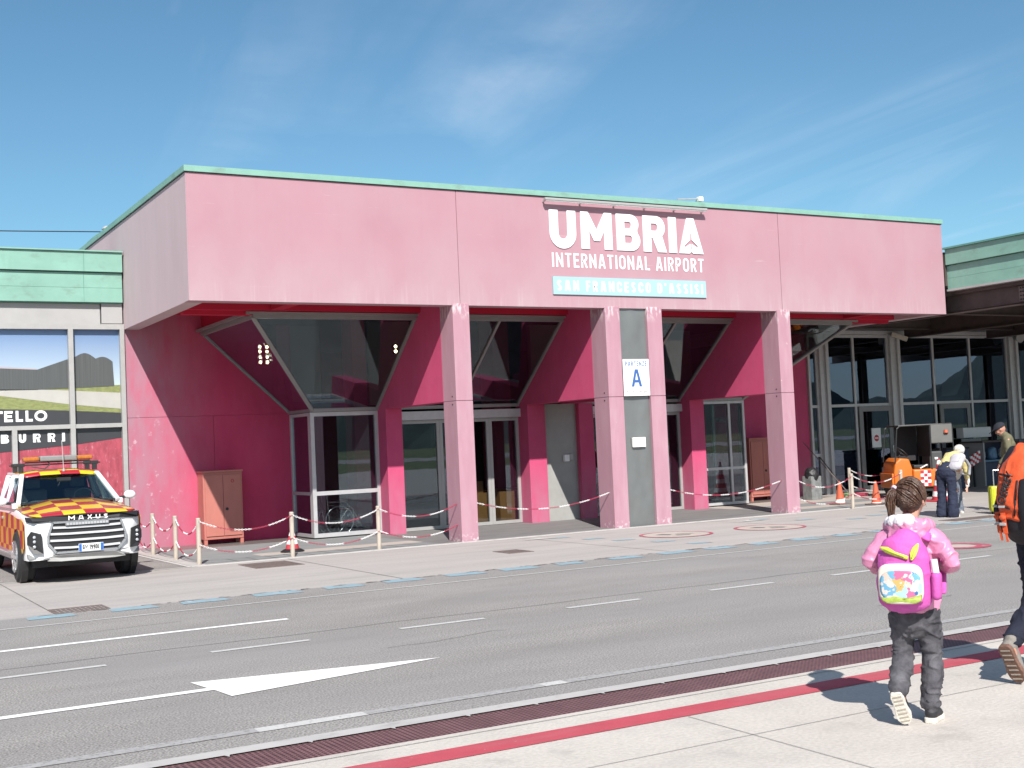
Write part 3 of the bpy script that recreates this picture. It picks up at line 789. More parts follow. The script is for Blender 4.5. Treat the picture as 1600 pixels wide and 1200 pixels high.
# pillars, fins and rear pillars
FX = [(9.79, 10.11), (12.95, 13.275), (13.90, 14.245), (17.13, 17.465)]
RX = [(9.79, 10.13), (12.95, 13.37), (14.20, 14.56), (17.13, 17.52)]
for i, (a, b) in enumerate(FX):
    f = MB(); f.box(a, b, YF - .015, YF + .48, .0, 2.412); f.box(a + .004, b - .004, YF - .005, YF + .476, 2.412, 2.424)
    c = f.build('pillar', M['column'], hall, bevel=.006)
    f = MB(); f.box(a, b, YF - .015, YF + .48, 2.424, 4.10)
    h = f.build('pillar_head', M['column'], hall, bevel=.006)
    for z, par_ in ((2.36, c), (2.50, h)):
        f = MB(); f.cyl((a - .006, YF + .13, z), (a + .01, YF + .13, z), .014, n=10); f.build('bolt_hole', M['black'], par_)
    f = MB(); f.prism([(a, YF + .48, 2.424), (a, YF + .48, 4.36), (a, 20.5, 4.36), (a, 20.5, 4.02), (a, 22.4, 2.46), (a, 22.4, 2.424)], (b - a, 0, 0))
    f.build('fin', M['pink'], hall, bevel=.004)
for a, b in RX:
    f = MB(); f.box(a, b, 21.97, 22.45, 0, 2.424); f.build('rear_pillar', M['pink'], hall, bevel=.006)
# dented sheet between the paired pillars, grey plaster between the rear pair
def sheet_metal():
    m = mat('brushed_metal_sheet', (.22, .228, .225), .40, metal=.5, var=.05, scale=3)
    return m
f = MB(); nx, nz = 10, 90
vs = []
for j in range(nz + 1):
    for i in range(nx + 1):
        x = 13.275 + (13.90 - 13.275) * i / nx; z = 4.07 * j / nz; e = min(1, i / 2, (nx - i) / 2) * 1.0
        vs.append((x, YF + .045 + .028 * e * (noise.noise(Vector((x * 3.0, z * 1.7, 4))) + .4 * noise.noise(Vector((x * 6.5, z * 3.3, 9)))), z))
f.add(vs, [(j * (nx + 1) + i, j * (nx + 1) + i + 1, (j + 1) * (nx + 1) + i + 1, (j + 1) * (nx + 1) + i) for j in range(nz) for i in range(nx)])
f.build('metal_sheet', sheet_metal(), hall, smooth='all')
f = MB(); f.box(13.37, 14.20, 22.1, 22.3, 0, 2.424); f.build('plaster_panel', M['concrete_in'], hall)
# --- glazed front: lower wall of glass and the outward sloping upper glass
FR = M['alu']
def frame_rect(mb, x0, x1, z0, z1, y, w=.06, d=.08):
    mb.box(x0, x0 + w, y, y + d, z0, z1); mb.box(x1 - w, x1, y, y + d, z0, z1); mb.box(x0 + w, x1 - w, y, y + d, z0, z0 + w); mb.box(x0 + w, x1 - w, y, y + d, z1 - w, z1)
def glazed(name, x0, x1, z0, z1, y, mull=(), trans=(), w=.06, gm='glass', par=hall, fm=None):
    b = MB(); frame_rect(b, x0, x1, z0, z1, y, w)
    for x in mull: b.box(x - w / 2, x + w / 2, y + .003, y + .077, z0 + w, z1 - w)
    for z in trans:
        xs = [x0 + w] + [q for m_ in mull for q in (m_ - w / 2, m_ + w / 2)] + [x1 - w]
        for q in range(0, len(xs), 2): b.box(xs[q], xs[q + 1], y + .006, y + .074, z - w / 2, z + w / 2)
    o = b.build(name, fm or FR, par)
    p = MB(); p.box(x0 + w * .6, x1 - w * .6, y + .038, y + .044, z0 + w * .6, z1 - w * .6)
    p.build('pane', M[gm], o)
    return o
glazed('bay_window', 8.40, 9.80, .03, 2.40, YG, (), (.86,), .075)
glazed('bay_window', 17.53, 19.0, .03, 2.40, YG, (18.55,), (.86,), .06)
# side lights of the two bays
for x, s in ((8.40, 1), (18.93, -1)):
    b = MB(); b.box(x, x + .07, 22.43, 22.5, .03, 2.40); b.box(x, x + .07, 23.44, 23.5, .03, 2.40)
    for z in (.03, .83, 2.34): b.box(x + .004, x + .066, 22.5, 23.44, z, z + .06)
    o = b.build('bay_side_window', FR, hall)
    p = MB(); p.box(x + .03, x + .036, 22.48, 23.46, .06, 2.37); p.build('pane', M['glass'], o)
# sloped glass, with hips at both ends
T = lambda x, y, z: (x, y, z)
tl, tr = (6.72, 20.45, 4.0), (20.63, 20.45, 4.0)
bl_, br_ = (8.44, 22.33, 2.44), (18.94, 22.33, 2.44)
tlw, trw = (6.72, YW, 4.0), (20.63, YW, 4.0)
blw, brw = (8.40, YW, 2.44), (18.97, YW, 2.44)
b = MB()
def sl(x, t, off=0): return (x, 20.45 + (22.33 - 20.45) * t, 4.0 + (2.44 - 4.0) * t)
upn = Vector((0, -1.56, -1.88)).normalized()
b.bar(tl, tr, .07, .07); b.bar((6.62, 20.36, 4.05), (20.73, 20.36, 4.05), .05, .04)
b.bar(bl_, br_, .07, .07); b.bar(tl, tlw, .07, .07); b.bar(tr, trw, .07, .07); b.bar((6.62, 20.36, 4.05), (6.62, YW, 4.05), .06, .05); b.bar((20.73, 20.36, 4.05), (20.73, YW, 4.05), .06, .05)
b.bar(tl, bl_, .075, .06, upn); b.bar(tr, br_, .075, .06, upn)
b.bar(bl_, blw, .06, .06); b.bar(br_, brw, .06, .06); b.bar(tlw, blw, .05, .06, (0, 1, 0)); b.bar(trw, brw, .05, .06, (0, 1, 0))
for x in (9.76, 10.14, 11.54, 12.92, 14.28, 15.7, 17.10, 17.49): b.bar(sl(x, 0), sl(x, 1), .05, .06, upn)
slope = b.build('sloped_window', M['alu_dark'], hall)
def qpane(a, b_, c, d):
    p = MB(); n_ = (Vector(b_) - Vector(a)).cross(Vector(c) - Vector(a)).normalized() * .006
    p.prism([a, b_, c, d], n_); return p.build('pane', M['glass_slope'], slope)
qpane(tl, sl(9.79, 0), sl(9.79, 1), bl_); qpane(sl(10.11, 0), sl(11.54, 0), sl(11.54, 1), sl(10.11, 1)); qpane(sl(11.54, 0), sl(12.95, 0), sl(12.95, 1), sl(11.54, 1))
qpane(sl(14.24, 0), sl(15.7, 0), sl(15.7, 1), sl(14.24, 1)); qpane(sl(15.7, 0), sl(17.13, 0), sl(17.13, 1), sl(15.7, 1)); qpane(sl(17.46, 0), tr, br_, sl(17.46, 1))
qpane(tlw, tl, bl_, blw); qpane(trw, tr, br_, brw)
# sliding doors between the rear pillars
def sliding(x0, x1, xs):
    b = MB(); b.box(x0, x1, YG - .1, YG + .1, 2.19, 2.36)
    hd = b.build('door_header', M['alu'], hall)
    for a, c in zip(xs, xs[1:]):
        b = MB(); frame_rect(b, a, c - .004, .012, 2.185, YG, .065, .06)
        o = b.build('sliding_door', M['alu_light'], hall)
        p = MB(); p.box(a + .04, c - .045, YG + .028, YG + .034, .05, 2.15); p.build('pane', M['glass'], o)
sliding(10.13, 12.95, [10.13, 11.12, 11.45, 12.25, 12.95])
sliding(14.56, 17.13, [14.56, 15.3, 16.05, 16.5, 17.13])
# interior: floor, back wall, ceiling, cross walls
b = MB(); b.box(XL + .3, XR - .3, YG + .12, 33, -.03, .006); b.build('interior_floor', M['tile_in'], hall)
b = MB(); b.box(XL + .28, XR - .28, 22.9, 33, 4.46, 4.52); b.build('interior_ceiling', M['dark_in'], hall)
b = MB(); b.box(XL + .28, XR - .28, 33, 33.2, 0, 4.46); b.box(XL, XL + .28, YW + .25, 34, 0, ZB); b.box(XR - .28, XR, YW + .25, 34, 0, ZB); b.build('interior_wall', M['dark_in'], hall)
b = MB(); b.box(6.9, 9.9, 25.6, 25.75, 2.75, 4.4); b.box(10.6, 11.6, 24.6, 24.75, 2.6, 4.4); b.box(14.9, 16.1, 25.0, 25.15, 2.6, 4.4); b.box(18.4, 20.4, 26, 26.15, 2.5, 4.4)
b.build('bulkhead', M['panel_grey'], hall)
for q in ((9.82, 10.12, 23.6, 24.1), (13.1, 13.5, 23.6, 24.2), (16.75, 17.0, 23.4, 24), (8.75, 9.05, 25.1, 25.4)):
    b = MB(); b.box(*q, 0.006, 4.36); b.build('interior_pillar', M['pink'], hall)
# vents and small lamp on the roof
t = thing('roof_vent', 'small dark vent cowl on the left roof edge of the pink hall', 'vent', (5.75, 27.6, ZT + .02))
b = MB(); b.box(5.62, 5.9, 27.4, 27.8, ZT + .02, 6.42); b.build('duct', M['copper_dark'], t)
b = MB(); b.prism([(5.5, 27.3, 6.42), (6.02, 27.3, 6.42), (5.9, 27.3, 6.52), (5.6, 27.3, 6.52)], (0, .6, 0)); b.build('cap', M['copper_dark'], t)
t = thing('roof_flue', 'pale pipe flue just ahead of the dark roof vent', 'vent', (5.62, 26.3, ZT + .02))
b = MB(); b.cyl((5.62, 26.3, ZT + .02), (5.62, 26.3, 6.45), .09); b.build('pipe', M['panel_grey'], t)
b = MB(); b.cyl((5.62, 26.3, 6.45), (5.62, 26.3, 6.51), .13, .07); b.build('cap', M['panel_grey'], t)
b = MB(); pts = [(-40 + 46.4 * i / 20, 27.9, 6.5 + .9 * ((i / 20 - .5) ** 2 * 4 - 1) * .5 + .2) for i in range(21)]
b.tube(pts, .012, 5); tag(b.build('overhead_cable', M['black']), 'thin dark cable running left from the pink hall roof', 'cable')
t = thing('roof_floodlight', 'small pale floodlight on the roof edge above the large white letters', 'light', (15.39, 19.1, 6.18))
b = MB(); b.cyl((15.3, 19.15, 6.175), (15.36, 19.1, 6.27), .012, n=8); b.bar((14.85, 19.1, 6.23), (15.36, 19.08, 6.27), .02, .02); b.build('arm', M['alu_light'], t)
b = MB(); b.box(15.33, 15.43, 19.02, 19.12, 6.21, 6.30); b.build('head', M['white'], t, bevel=.01)

# ---- sign on the fascia
sg = thing('airport_sign', 'large white UMBRIA INTERNATIONAL AIRPORT lettering with cyan band on pink fascia', 'sign', (13.6, YF - .01, 4.3))
k = MB(); z0, Hh, st = 5.155, .69, .185
org = (11.83, YF - .003, z0)
ltr = []
ltr.append([[(0, Hh), (st, Hh), (st, .27)] + arc(.2835, .27, .0985, .105, 180, 360, 12) + [(.382, Hh), (.567, Hh), (.567, .27)] + arc(.2835, .27, .2835, .285, 0, -180, 20) + [(0, Hh)][:0]])
ox = .675; w = .69
ltr.append([[(ox, 0), (ox, Hh), (ox + .165, Hh), (ox + w / 2, Hh - .33), (ox + w - .165, Hh), (ox + w, Hh), (ox + w, 0), (ox + w - .18, 0), (ox + w - .18, .34), (ox + w / 2 + .065, .155), (ox + w / 2 - .065, .155), (ox + .18, .34), (ox + .18, 0)]])
ox = 1.465
ltr.append([[(ox, 0), (ox, Hh), (ox + .32, Hh)] + arc(ox + .32, Hh - .18, .19, .18, 90, -35, 10) + [(ox + .475, .37)] + arc(ox + .33, .2, .205, .2, 40, -90, 10),
            [(ox + .185, .145), (ox + .30, .145)] + arc(ox + .30, .2175, .06, .0725, -90, 90, 8) + [(ox + .185, .29)],
            [(ox + .185, .425), (ox + .29, .425)] + arc(ox + .29, .4875, .05, .0625, -90, 90, 8) + [(ox + .185, .55)]])
ox = 2.075
ltr.append([[(ox, 0), (ox, Hh), (ox + .31, Hh)] + arc(ox + .31, Hh - .215, .205, .215, 90, -50, 12) + [(ox + .54, 0), (ox + .335, 0), (ox + .22, .265), (ox + .185, .265), (ox + .185, 0)],
            [(ox + .185, .405), (ox + .285, .405)] + arc(ox + .285, .475, .06, .07, -90, 90, 8) + [(ox + .185, .545)]])
ox = 2.675
ltr.append([[(ox, 0), (ox, Hh), (ox + st, Hh), (ox + st, 0)]])
ox = 2.915; w = .585; c = ox + w / 2
ltr.append([[(ox, 0), (c - .085, Hh), (c + .085, Hh), (ox + w, 0), (c + .045, 0), (c, .035), (c - .045, 0)],
            [(c - .013, .055), (c - .013, .19), (c - .155, .115), (c - .165, .15), (c - .022, .265), (c - .016, .36), (c, .41), (c + .016, .36), (c + .022, .265), (c + .165, .15), (c + .155, .115), (c + .013, .19), (c + .013, .055), (c, .075)]])
for lp in ltr:
    k = MB(); shape2d(lp, org, (1, 0, 0), (0, 0, 1), .016, k); k.build('letter', M['white'], sg)
stroke_text('second_line', 'INTERNATIONAL AIRPORT', M['white'], sg, (11.86, YF - .003, 4.80), .262, 3.465, .036, .004, .36)
k = MB(); k.box(11.845, 15.335, YF - .03, YF - .002, 4.30, 4.625); k.build('cyan_band', M['cyan_band'], sg)
stroke_text('band_letters', "SAN FRANCESCO D'ASSISI", M['white'], sg, (11.92, YF - .031, 4.365), .195, 3.34, .038, .002, .50)
lb = thing('sign_light_bar', 'long pale tube light on brackets above the large white letters', 'light', (13.5, YF, 6.0))
k = MB(); k.box(11.68, 15.36, YF - .17, YF - .09, 5.985, 6.03); k.build('housing', M['alu_light'], lb, bevel=.008)
k = MB(); k.box(11.70, 15.34, YF - .155, YF - .10, 5.972, 5.984); k.build('diffuser', M['white'], lb)
for x in (11.72, 12.5, 13.25, 13.95, 14.65, 15.32):
    k = MB(); k.bar((x, YF - .003, 5.985), (x, YF - .12, 5.99), .025, .03); k.build('bracket', M['alu'], lb)

ps = thing('departures_sign', 'white PARTENZE A sign on the metal sheet between two pillars', 'sign', (13.57, YF - .02, 2.42))
k = MB(); k.box(13.285, 13.875, YF - .03, YF - .016, 2.43, 3.115); k.build('board', M['white'], ps)
stroke_text('heading', 'PARTENZE', M['blue_sign'], ps, (13.335, YF - .0305, 2.985), .088, .49, .013, .002, .34)
A_ = [(0, 0), (.085, .325), (.155, .325), (.24, 0), (.18, 0), (.163, .075), (.077, .075), (.06, 0)]
k = MB(); shape2d([A_, [(.09, .125), (.15, .125), (.12, .265)]], (13.46, YF - .0305, 2.60), (1, 0, 0), (0, 0, 1), .002, k); k.build('letter', M['blue_sign'], ps)
stroke_text('small_line', 'extra Schengen', M['steel_grey'], ps, (13.335, YF - .0305, 2.487), .060, .50, .008, .002, .30)
k = MB(); k.box(13.435, 13.725, YF - .02, YF + .02, 1.475, 1.655); tag(k.build('notice_plate', M['white'], bevel=.003), 'small blank white plate on the metal sheet below the PARTENZE sign', 'plate')
t = thing('control_box', 'small white switch box on grey plaster between the rear pink pillars', 'switch box', (13.95, 22.1, 1.3))
k = MB(); k.box(13.84, 13.96, 22.03, 22.099, 1.22, 1.36); k.build('box', M['white'], t, bevel=.006)
k = MB(); k.box(13.975, 14.07, 22.05, 22.099, 1.24, 1.37); k.build('keypad', M['panel_grey'], t, bevel=.006)

# ================================================================ LEFT WING
wing = thing('glazed_wing', 'low wing with green copper fascia and printed windows beside pink hall', 'building', (2.6, YW, 0))
k = MB()
for z0, z1, y in ((5.115, 5.47, 23.30), (4.825, 5.095, 23.36), (4.56, 4.82, 23.355)): k.box(-14, 5.215, y, 23.9, z0, z1)
k.build('copper_fascia', M['copper'], wing)
k = MB(); k.box(-14, 5.225, 23.26, 23.9, 5.475, 5.50)
k.build('copper_capping', M['copper'], wing)
k = MB()
k.box(-14, 5.21, 23.40, 23.9, 5.095, 5.115); k.box(-14, 5.21, 23.33, 23.6, 5.47, 5.475); k.box(-14, 5.21, 23.37, 23.6, 4.82, 4.825); k.box(-14, 5.21, 23.40, 23.6, 4.545, 4.56)
k.build('fascia_joint', M['copper_dark'], wing)
k = MB()
for x in (4.53, 2.4, 0.3, -1.8):
    k.box(x, x + .006, 23.295, 23.31, 5.116, 5.468); k.box(x, x + .006, 23.352, 23.37, 4.56, 5.09)
k.build('fascia_seam', M['copper_dark'], wing)
k = MB(); k.box(-14, 4.83, 23.48, 23.8, 4.17, 4.54); k.box(4.85, 5.22, 23.44, 23.8, 4.18, 4.545)
k.build('panel_band', M['panel_grey'], wing)
k = MB()
k.box(-14, 5.245, 23.43, 23.62, 4.07, 4.168); k.box(5.165, 5.245, 23.43, 23.62, 0, 4.07); k.box(4.25, 4.335, 23.42, 23.62, 0, 4.07)
for a, c in ((-14, 4.25), (4.335, 5.165)): k.box(a, c, 23.44, 23.62, 2.27, 2.345); k.box(a, c, 23.44, 23.62, 0, .12)
for x in (3.26, 1.2, -.9): k.box(x, x + .085, 23.43, 23.62, .12, 2.27)
for x in (-.9,): k.box(x, x + .105, 23.43, 23.62, 2.345, 4.07)
k.build('window_frame', M['alu_light'], wing)
k = MB(); k.box(-14, 5.24, 24.4, 34, 0, 5.45); k.build('block', M['panel_grey'], wing)
# printed film behind the frames
pm = {}
def gradmat():
    m = mat('printed_sky', (.3, .5, .8), .25, var=.02); n = m.node_tree.nodes; l = m.node_tree.links
    t_ = n.new('ShaderNodeTexCoord'); s_ = n.new('ShaderNodeSeparateXYZ'); r_ = n.new('ShaderNodeValToRGB')
    mr = n.new('ShaderNodeMapRange'); mr.inputs['From Min'].default_value = 2.85; mr.inputs['From Max'].default_value = 3.9
    l.new(t_.outputs['Object'], s_.inputs[0]); l.new(s_.outputs['Z'], mr.inputs['Value']); l.new(mr.outputs[0], r_.inputs[0])
    r_.color_ramp.elements[0].color = (.44, .53, .59, 1); r_.color_ramp.elements[1].color = (.12, .21, .40, 1)
    l.new(r_.outputs[0], n['Principled BSDF'].inputs['Base Color']); return m
pm['sky'] = gradmat()
pm['barn'] = mat('printed_dark_cladding', (.085, .09, .09), .3, var=.18, scale=14, stretch=(3, 1, .05))
pm['roof'] = mat('printed_pale_roof', (.40, .33, .35), .3, var=.05)
pm['lane'] = mat('printed_pale_road', (.42, .41, .38), .3, var=.06, scale=3)
pm['lawn'] = mat('printed_lawn', (.21, .23, .09), .3, var=.25, scale=10, stretch=(1, 1, 3))
pm['band'] = mat('printed_charcoal_band', (.045, .046, .052), .3, var=.05)
pm['art'] = mat('printed_red_pink_texture', (.34, .065, .09), .3, var=.3, scale=3, stretch=(3, 1, 1.2))
add_layer(pm['art'], (.48, .22, .26), 3, .60, .66, (4, 1, 1.2), amount=.8)
add_layer(pm['art'], (.52, .36, .38), 5, .64, .67, (7, 1, 1.6), amount=.8)
po = thing('printed_window_film', 'printed window film of dark sheds, lawn and white lettering above red texture', 'poster', (2.6, 23.53, .2))
Yp = 23.54
def pp(name, pts, m, lay): 
    q = MB(); q.prism([(x, Yp - .003 * lay, z) for x, z in pts], (0, .002, 0)); return q.build(name, m, po)
pp('printed_sky', [(-14, 2.9), (5.24, 2.9), (5.24, 4.08), (-14, 4.08)], pm['sky'], 0)
pp('printed_lawn', [(-14, 2.35), (5.24, 2.35), (5.24, 3.05), (-14, 3.0)], pm['lawn'], 1)
pp('printed_road', [(-14, 3.0), (3.2, 3.0), (4.1, 3.005), (5.24, 3.06), (5.24, 3.03), (4.2, 2.97), (5.24, 2.88), (5.24, 2.64), (4.2, 2.74), (3.0, 2.93), (-14, 3.0)][:0] or [(-14, 2.86), (3.0, 2.90), (4.2, 2.72), (5.24, 2.60), (5.24, 2.90), (4.2, 2.965), (3.8, 2.985), (3.0, 3.0), (-14, 3.0)], pm['lane'], 2)
pp('printed_shed', [(-14, 3.0), (3.72, 2.98), (3.72, 3.345), (3.1, 3.375), (-14, 3.6)], pm['barn'], 2)
pp('printed_roof', [(-14, 3.6), (3.1, 3.375), (3.72, 3.345), (3.72, 3.36), (3.1, 3.40), (-14, 3.65)], pm['roof'], 2)
roofl = [(4.33, 3.56)] + [(4.38 + .36 * i / 10, 3.57 + .085 * math.sin(math.pi * i / 10) - .03 * i / 10) for i in range(11)] + [(4.76 + .28 * i / 10, 3.52 + .075 * math.sin(math.pi * (.12 + .8 * i / 10)) - .055 * i / 10) for i in range(11)]
pp('printed_gable_shed', [(3.72, 2.985), (5.06, 3.03)] + roofl[::-1] + [(3.72, 3.345)], pm['barn'], 3)
pp('printed_band', [(-14, 2.3), (5.24, 2.3), (5.24, 2.53), (4.2, 2.60), (3.0, 2.655), (-14, 2.72)], pm['band'], 4)
pp('printed_lower_band', [(-14, 1.6), (3.06, 1.885), (4.3, 1.975), (5.24, 2.085), (5.24, 2.3), (-14, 2.3)], pm['band'], 3)
pp('printed_texture', [(-14, .1), (5.24, .1), (5.24, 2.2), (-14, 2.2)], pm['art'], 1)
def geo_text(nm, items, z, h, sw):
    """Plain geometric capitals cut from strips."""
    k_ = MB()
    for ch, x, w_ in items:
        s = sw
        if ch == 'O': k_.add(*(lambda q: (q.v, q.f))(shape2d([arc(w_ / 2, h / 2, w_ / 2, h / 2, 0, 360, 28)[:-1], arc(w_ / 2, h / 2, w_ / 2 - s, h / 2 - s, 0, 360, 28)[:-1]], (x, Yp - .014, z), (1, 0, 0), (0, 0, 1), .002, MB()))); continue
        L_ = {'E': [[(0, 0), (w_, 0), (w_, s), (s, s), (s, h / 2 - s / 2), (w_ * .9, h / 2 - s / 2), (w_ * .9, h / 2 + s / 2), (s, h / 2 + s / 2), (s, h - s), (w_, h - s), (w_, h), (0, h)]],
              'L': [[(0, 0), (w_, 0), (w_, s), (s, s), (s, h), (0, h)]], 'I': [[(0, 0), (s, 0), (s, h), (0, h)]],
              'T': [[(w_ / 2 - s / 2, 0), (w_ / 2 + s / 2, 0), (w_ / 2 + s / 2, h - s), (w_, h - s), (w_, h), (0, h), (0, h - s), (w_ / 2 - s / 2, h - s)]],
              'A': [[(0, 0), (s, 0), (w_ * .27, h * .25), (w_ * .73, h * .25), (w_ - s, 0), (w_, 0), (w_ / 2 + s * .55, h), (w_ / 2 - s * .55, h)], [(w_ * .34, h * .42), (w_ * .66, h * .42), (w_ * .5, h * .78)]],
              'S': [[(0, 0), (w_, 0), (w_, h / 2 + s / 2), (s, h / 2 + s / 2), (s, h - s), (w_, h - s), (w_, h), (0, h), (0, h / 2 - s / 2), (w_ - s, h / 2 - s / 2), (w_ - s, s), (0, s)]],
              'C': [[(0, 0), (w_, 0), (w_, s), (s, s), (s, h - s), (w_, h - s), (w_, h), (0, h)]],
              'U': [[(0, h), (0, h * .4)] + arc(w_ / 2, h * .4, w_ / 2, h * .4, 180, 360, 12) + [(w_, h), (w_ - s, h), (w_ - s, h * .4)] + arc(w_ / 2, h * .4, w_ / 2 - s, h * .4 - s, 0, -180, 12) + [(s, h)]],
              'R': [[(0, 0), (0, h), (w_ * .6, h)] + arc(w_ * .6, h * .68, w_ * .38, h * .32, 90, -60, 10) + [(w_, 0), (w_ - s * 1.1, 0), (w_ * .55, h * .36), (s, h * .36), (s, 0)], [(s, h * .36 + s * .8), (w_ * .58, h * .36 + s * .8)] + arc(w_ * .58, h * .68, w_ * .18, h * .13, -90, 90, 6) + [(s, h - s)]],
              'B': [[(0, 0), (0, h), (w_ * .6, h)] + arc(w_ * .6, h * .75, w_ * .33, h * .25, 90, -60, 8) + [(w_ * .85, h * .52)] + arc(w_ * .62, h * .28, w_ * .38, h * .28, 50, -90, 8), [(s, s), (w_ * .6, s)] + arc(w_ * .6, h * .29, w_ * .2, h * .29 - s, -90, 90, 6) + [(s, h * .5 - s * .0 + .001)][:0] + [(s, h * .58 - s * .5)], [(s, h * .5 + s * .5), (w_ * .58, h * .5 + s * .5)] + arc(w_ * .58, h * .76, w_ * .16, h * .24 - s, -90, 90, 6) + [(s, h - s)]]}[ch]
        shape2d(L_, (x, Yp - .014, z), (1, 0, 0), (0, 0, 1), .002, k_)
    k_.build(nm, M['white'], po)
geo_text('upper_letters', [('C', 2.28, .15), ('A', 2.49, .2), ('S', 2.76, .14), ('T', 2.965, .16), ('E', 3.15, .14), ('L', 3.34, .12), ('L', 3.505, .12), ('O', 3.655, .215)], 2.42, .195, .045)
geo_text('lower_letters', [('B', 3.085, .135), ('U', 3.375, .13), ('R', 3.62, .13), ('R', 3.87, .13), ('I', 4.115, .05)], 2.045, .16, .05)

# ================================================================ RIGHT: CANOPY AND GLASS HALL
can = thing('steel_canopy', 'steel roof canopy with green copper edge at right of pink hall', 'canopy', (26, 18, 4))
k = MB(); X0 = 22.16
for z0, z1, x in ((5.16, 5.50, 22.10), (4.865, 5.14, 22.17), (4.62, 4.86, 22.165)): k.box(x, 40, 14.2, 19.0 if x > 22.12 else 18.97, z0, z1)
k.build('copper_fascia', M['copper'], can)
k = MB(); k.box(22.05, 40.05, 14.15, 18.99, 5.505, 5.545); k.build('copper_capping', M['copper_dark'], can)
k = MB(); k.box(22.19, 39.9, 14.22, 18.95, 5.14, 5.16); k.box(22.18, 39.9, 14.22, 18.95, 4.86, 4.865); k.build('fascia_joint', M['copper_dark'], can)
k = MB(); k.box(22.13, 40, 14.25, 19.0, 4.575, 4.618); k.build('drip_edge', M['panel_grey'], can)
k = MB(); k.box(22.1, 40, 19.0, 34, 4.7, 5.45); k.box(22.3, 40, 14.3, 19.0, 4.50, 4.574); k.build('roof_deck', M['rust_steel'], can)
k = MB()
for y in (15.8, 19.3, 22.4):
    k.box(22.3, 40, y, y + .025, 4.12, 4.5); k.box(22.28, 40, y - .07, y + .095, 4.10, 4.118)
k.box(22.42, 22.44, 14.4, 23.3, 4.14, 4.5); k.box(22.34, 22.52, 14.4, 23.3, 4.08, 4.099)
for x in (25.4, 28.6, 31.8, 35): k.box(x, x + .02, 14.4, 23.3, 3.98, 4.48); k.box(x - .08, x + .1, 14.4, 23.3, 3.955, 3.979)
k.build('steel_beam', M['rust_steel'], can)
for x in (25.4, 31.8, 38.2):
    k = MB(); k.box(x - .12, x + .12, 15.72, 15.74, 0, 4.10); k.box(x - .12, x + .12, 15.9, 15.92, 0, 4.10); k.box(x - .012, x + .012, 15.74, 15.9, 0, 4.10); k.build('steel_column', M['rust_steel'], can)
k = MB(); k.box(22.40, 22.419, 17.0, 17.35, 4.16, 4.48); k.build('splice_plate', M['brown_plate'], can)
k = MB()
for y in (17.06, 17.16, 17.24, 17.3):
    for z in (4.2, 4.28, 4.36, 4.44): k.cyl((22.385, y, z), (22.40, y, z), .018, n=6)
k.build('bolts', M['black'], can)
k = MB(); k.box(22.2, 22.38, 16.75, 16.98, 4.3, 4.56); k.build('bracket', M['panel_grey'], can)

gh = thing('glass_hall', 'dark glazed hall front with grey steel frames under the canopy', 'building', (27, YW, 0))
SG = M['steel_grey']
for a, c in ((22.40, 22.72), (24.92, 25.28), (29.60, 29.98), (34.4, 34.8)):
    k = MB(); k.box(a, c, 23.56, 23.62, 0, 4.06); k.box(a, a + .1, 23.36, 23.56, 0, 4.06); k.box(c - .1, c, 23.36, 23.56, 0, 4.06); k.box(a + .1, c - .1, 23.42, 23.56, 0, 4.06)
    k.build('steel_post', M['alu'], gh)
k = MB(); k.box(22.07, 40, 23.40, 23.6, 4.06, 4.16); k.build('head_rail', M['alu'], gh)
k = MB(); k.box(22.07, 40, 23.44, 23.6, 4.162, 4.68); k.build('header_panel', M['steel_grey'], gh)
def hallwin(x0, x1, mull, trans, gm='glass_blue'): return glazed('hall_window', x0, x1, .02, 4.05, 23.44, mull, trans, .07, gm, gh, M['alu'])
hallwin(22.08, 22.40, (), (2.23, 1.0)); hallwin(22.72, 24.92, (23.66,), (2.23,)); hallwin(25.28, 29.60, (26.6, 28.05), (2.23,)); hallwin(29.98, 34.4, (31.5, 33), (2.23,))
# doors, opening and blind behind the glass
def door(x0, x1, lab, yo=23.40):
    b = MB(); frame_rect(b, x0, x1, .02, 2.19, yo, .13, .04); o = b.build('door', SG, gh)
    p = MB(); p.box(x0 + .1, x1 - .1, yo + .017, yo + .023, .1, 2.08); p.build('pane', M['glass_blue'], o)
    h = MB(); h.bar((x1 - .07, yo - .03, .95), (x1 - .07, yo - .03, 1.15), .025, .025); h.build('handle', M['chrome'], o)
door(23.72, 24.90, 'd'); door(26.72, 27.9, 'd')
k = MB(); k.box(22.8, 23.6, 23.62, 23.64, 1.0, 2.16); k.build('blind', mat('pale_green_blind', (.36, .46, .41), .6, var=.05), gh)
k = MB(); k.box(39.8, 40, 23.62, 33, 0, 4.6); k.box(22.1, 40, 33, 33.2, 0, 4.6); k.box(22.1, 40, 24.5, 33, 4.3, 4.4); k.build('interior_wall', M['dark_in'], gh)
k = MB(); k.box(22.1, 40, 23.62, 33, -.02, .004); k.build('interior_floor', M['tile_in'], gh)
ns = thing('no_entry_notice', 'small white notice with round no entry symbol on the dark glass door', 'notice', (24.3, 23.395, 1.1))
k = MB(); k.box(24.1, 24.42, 23.385, 23.396, 1.12, 1.62); k.build('sheet', M['white'], ns)
k = MB(); k.cyl((24.26, 23.3845, 1.36), (24.26, 23.381, 1.36), .085, n=24); k.build('disc', M['check_rw'], ns)
k = MB(); k.box(24.2, 24.32, 23.378, 23.3805, 1.345, 1.378); k.build('bar', M['white'], ns)
t = thing('security_camera', 'pale boxy camera on the steel post under the canopy', 'camera', (25.05, 23.3, 3.95))
k = MB(); k.bar((25.02, 23.35, 4.08), (25.05, 23.2, 4.02), .04, .04); k.build('arm', M['panel_grey'], t)
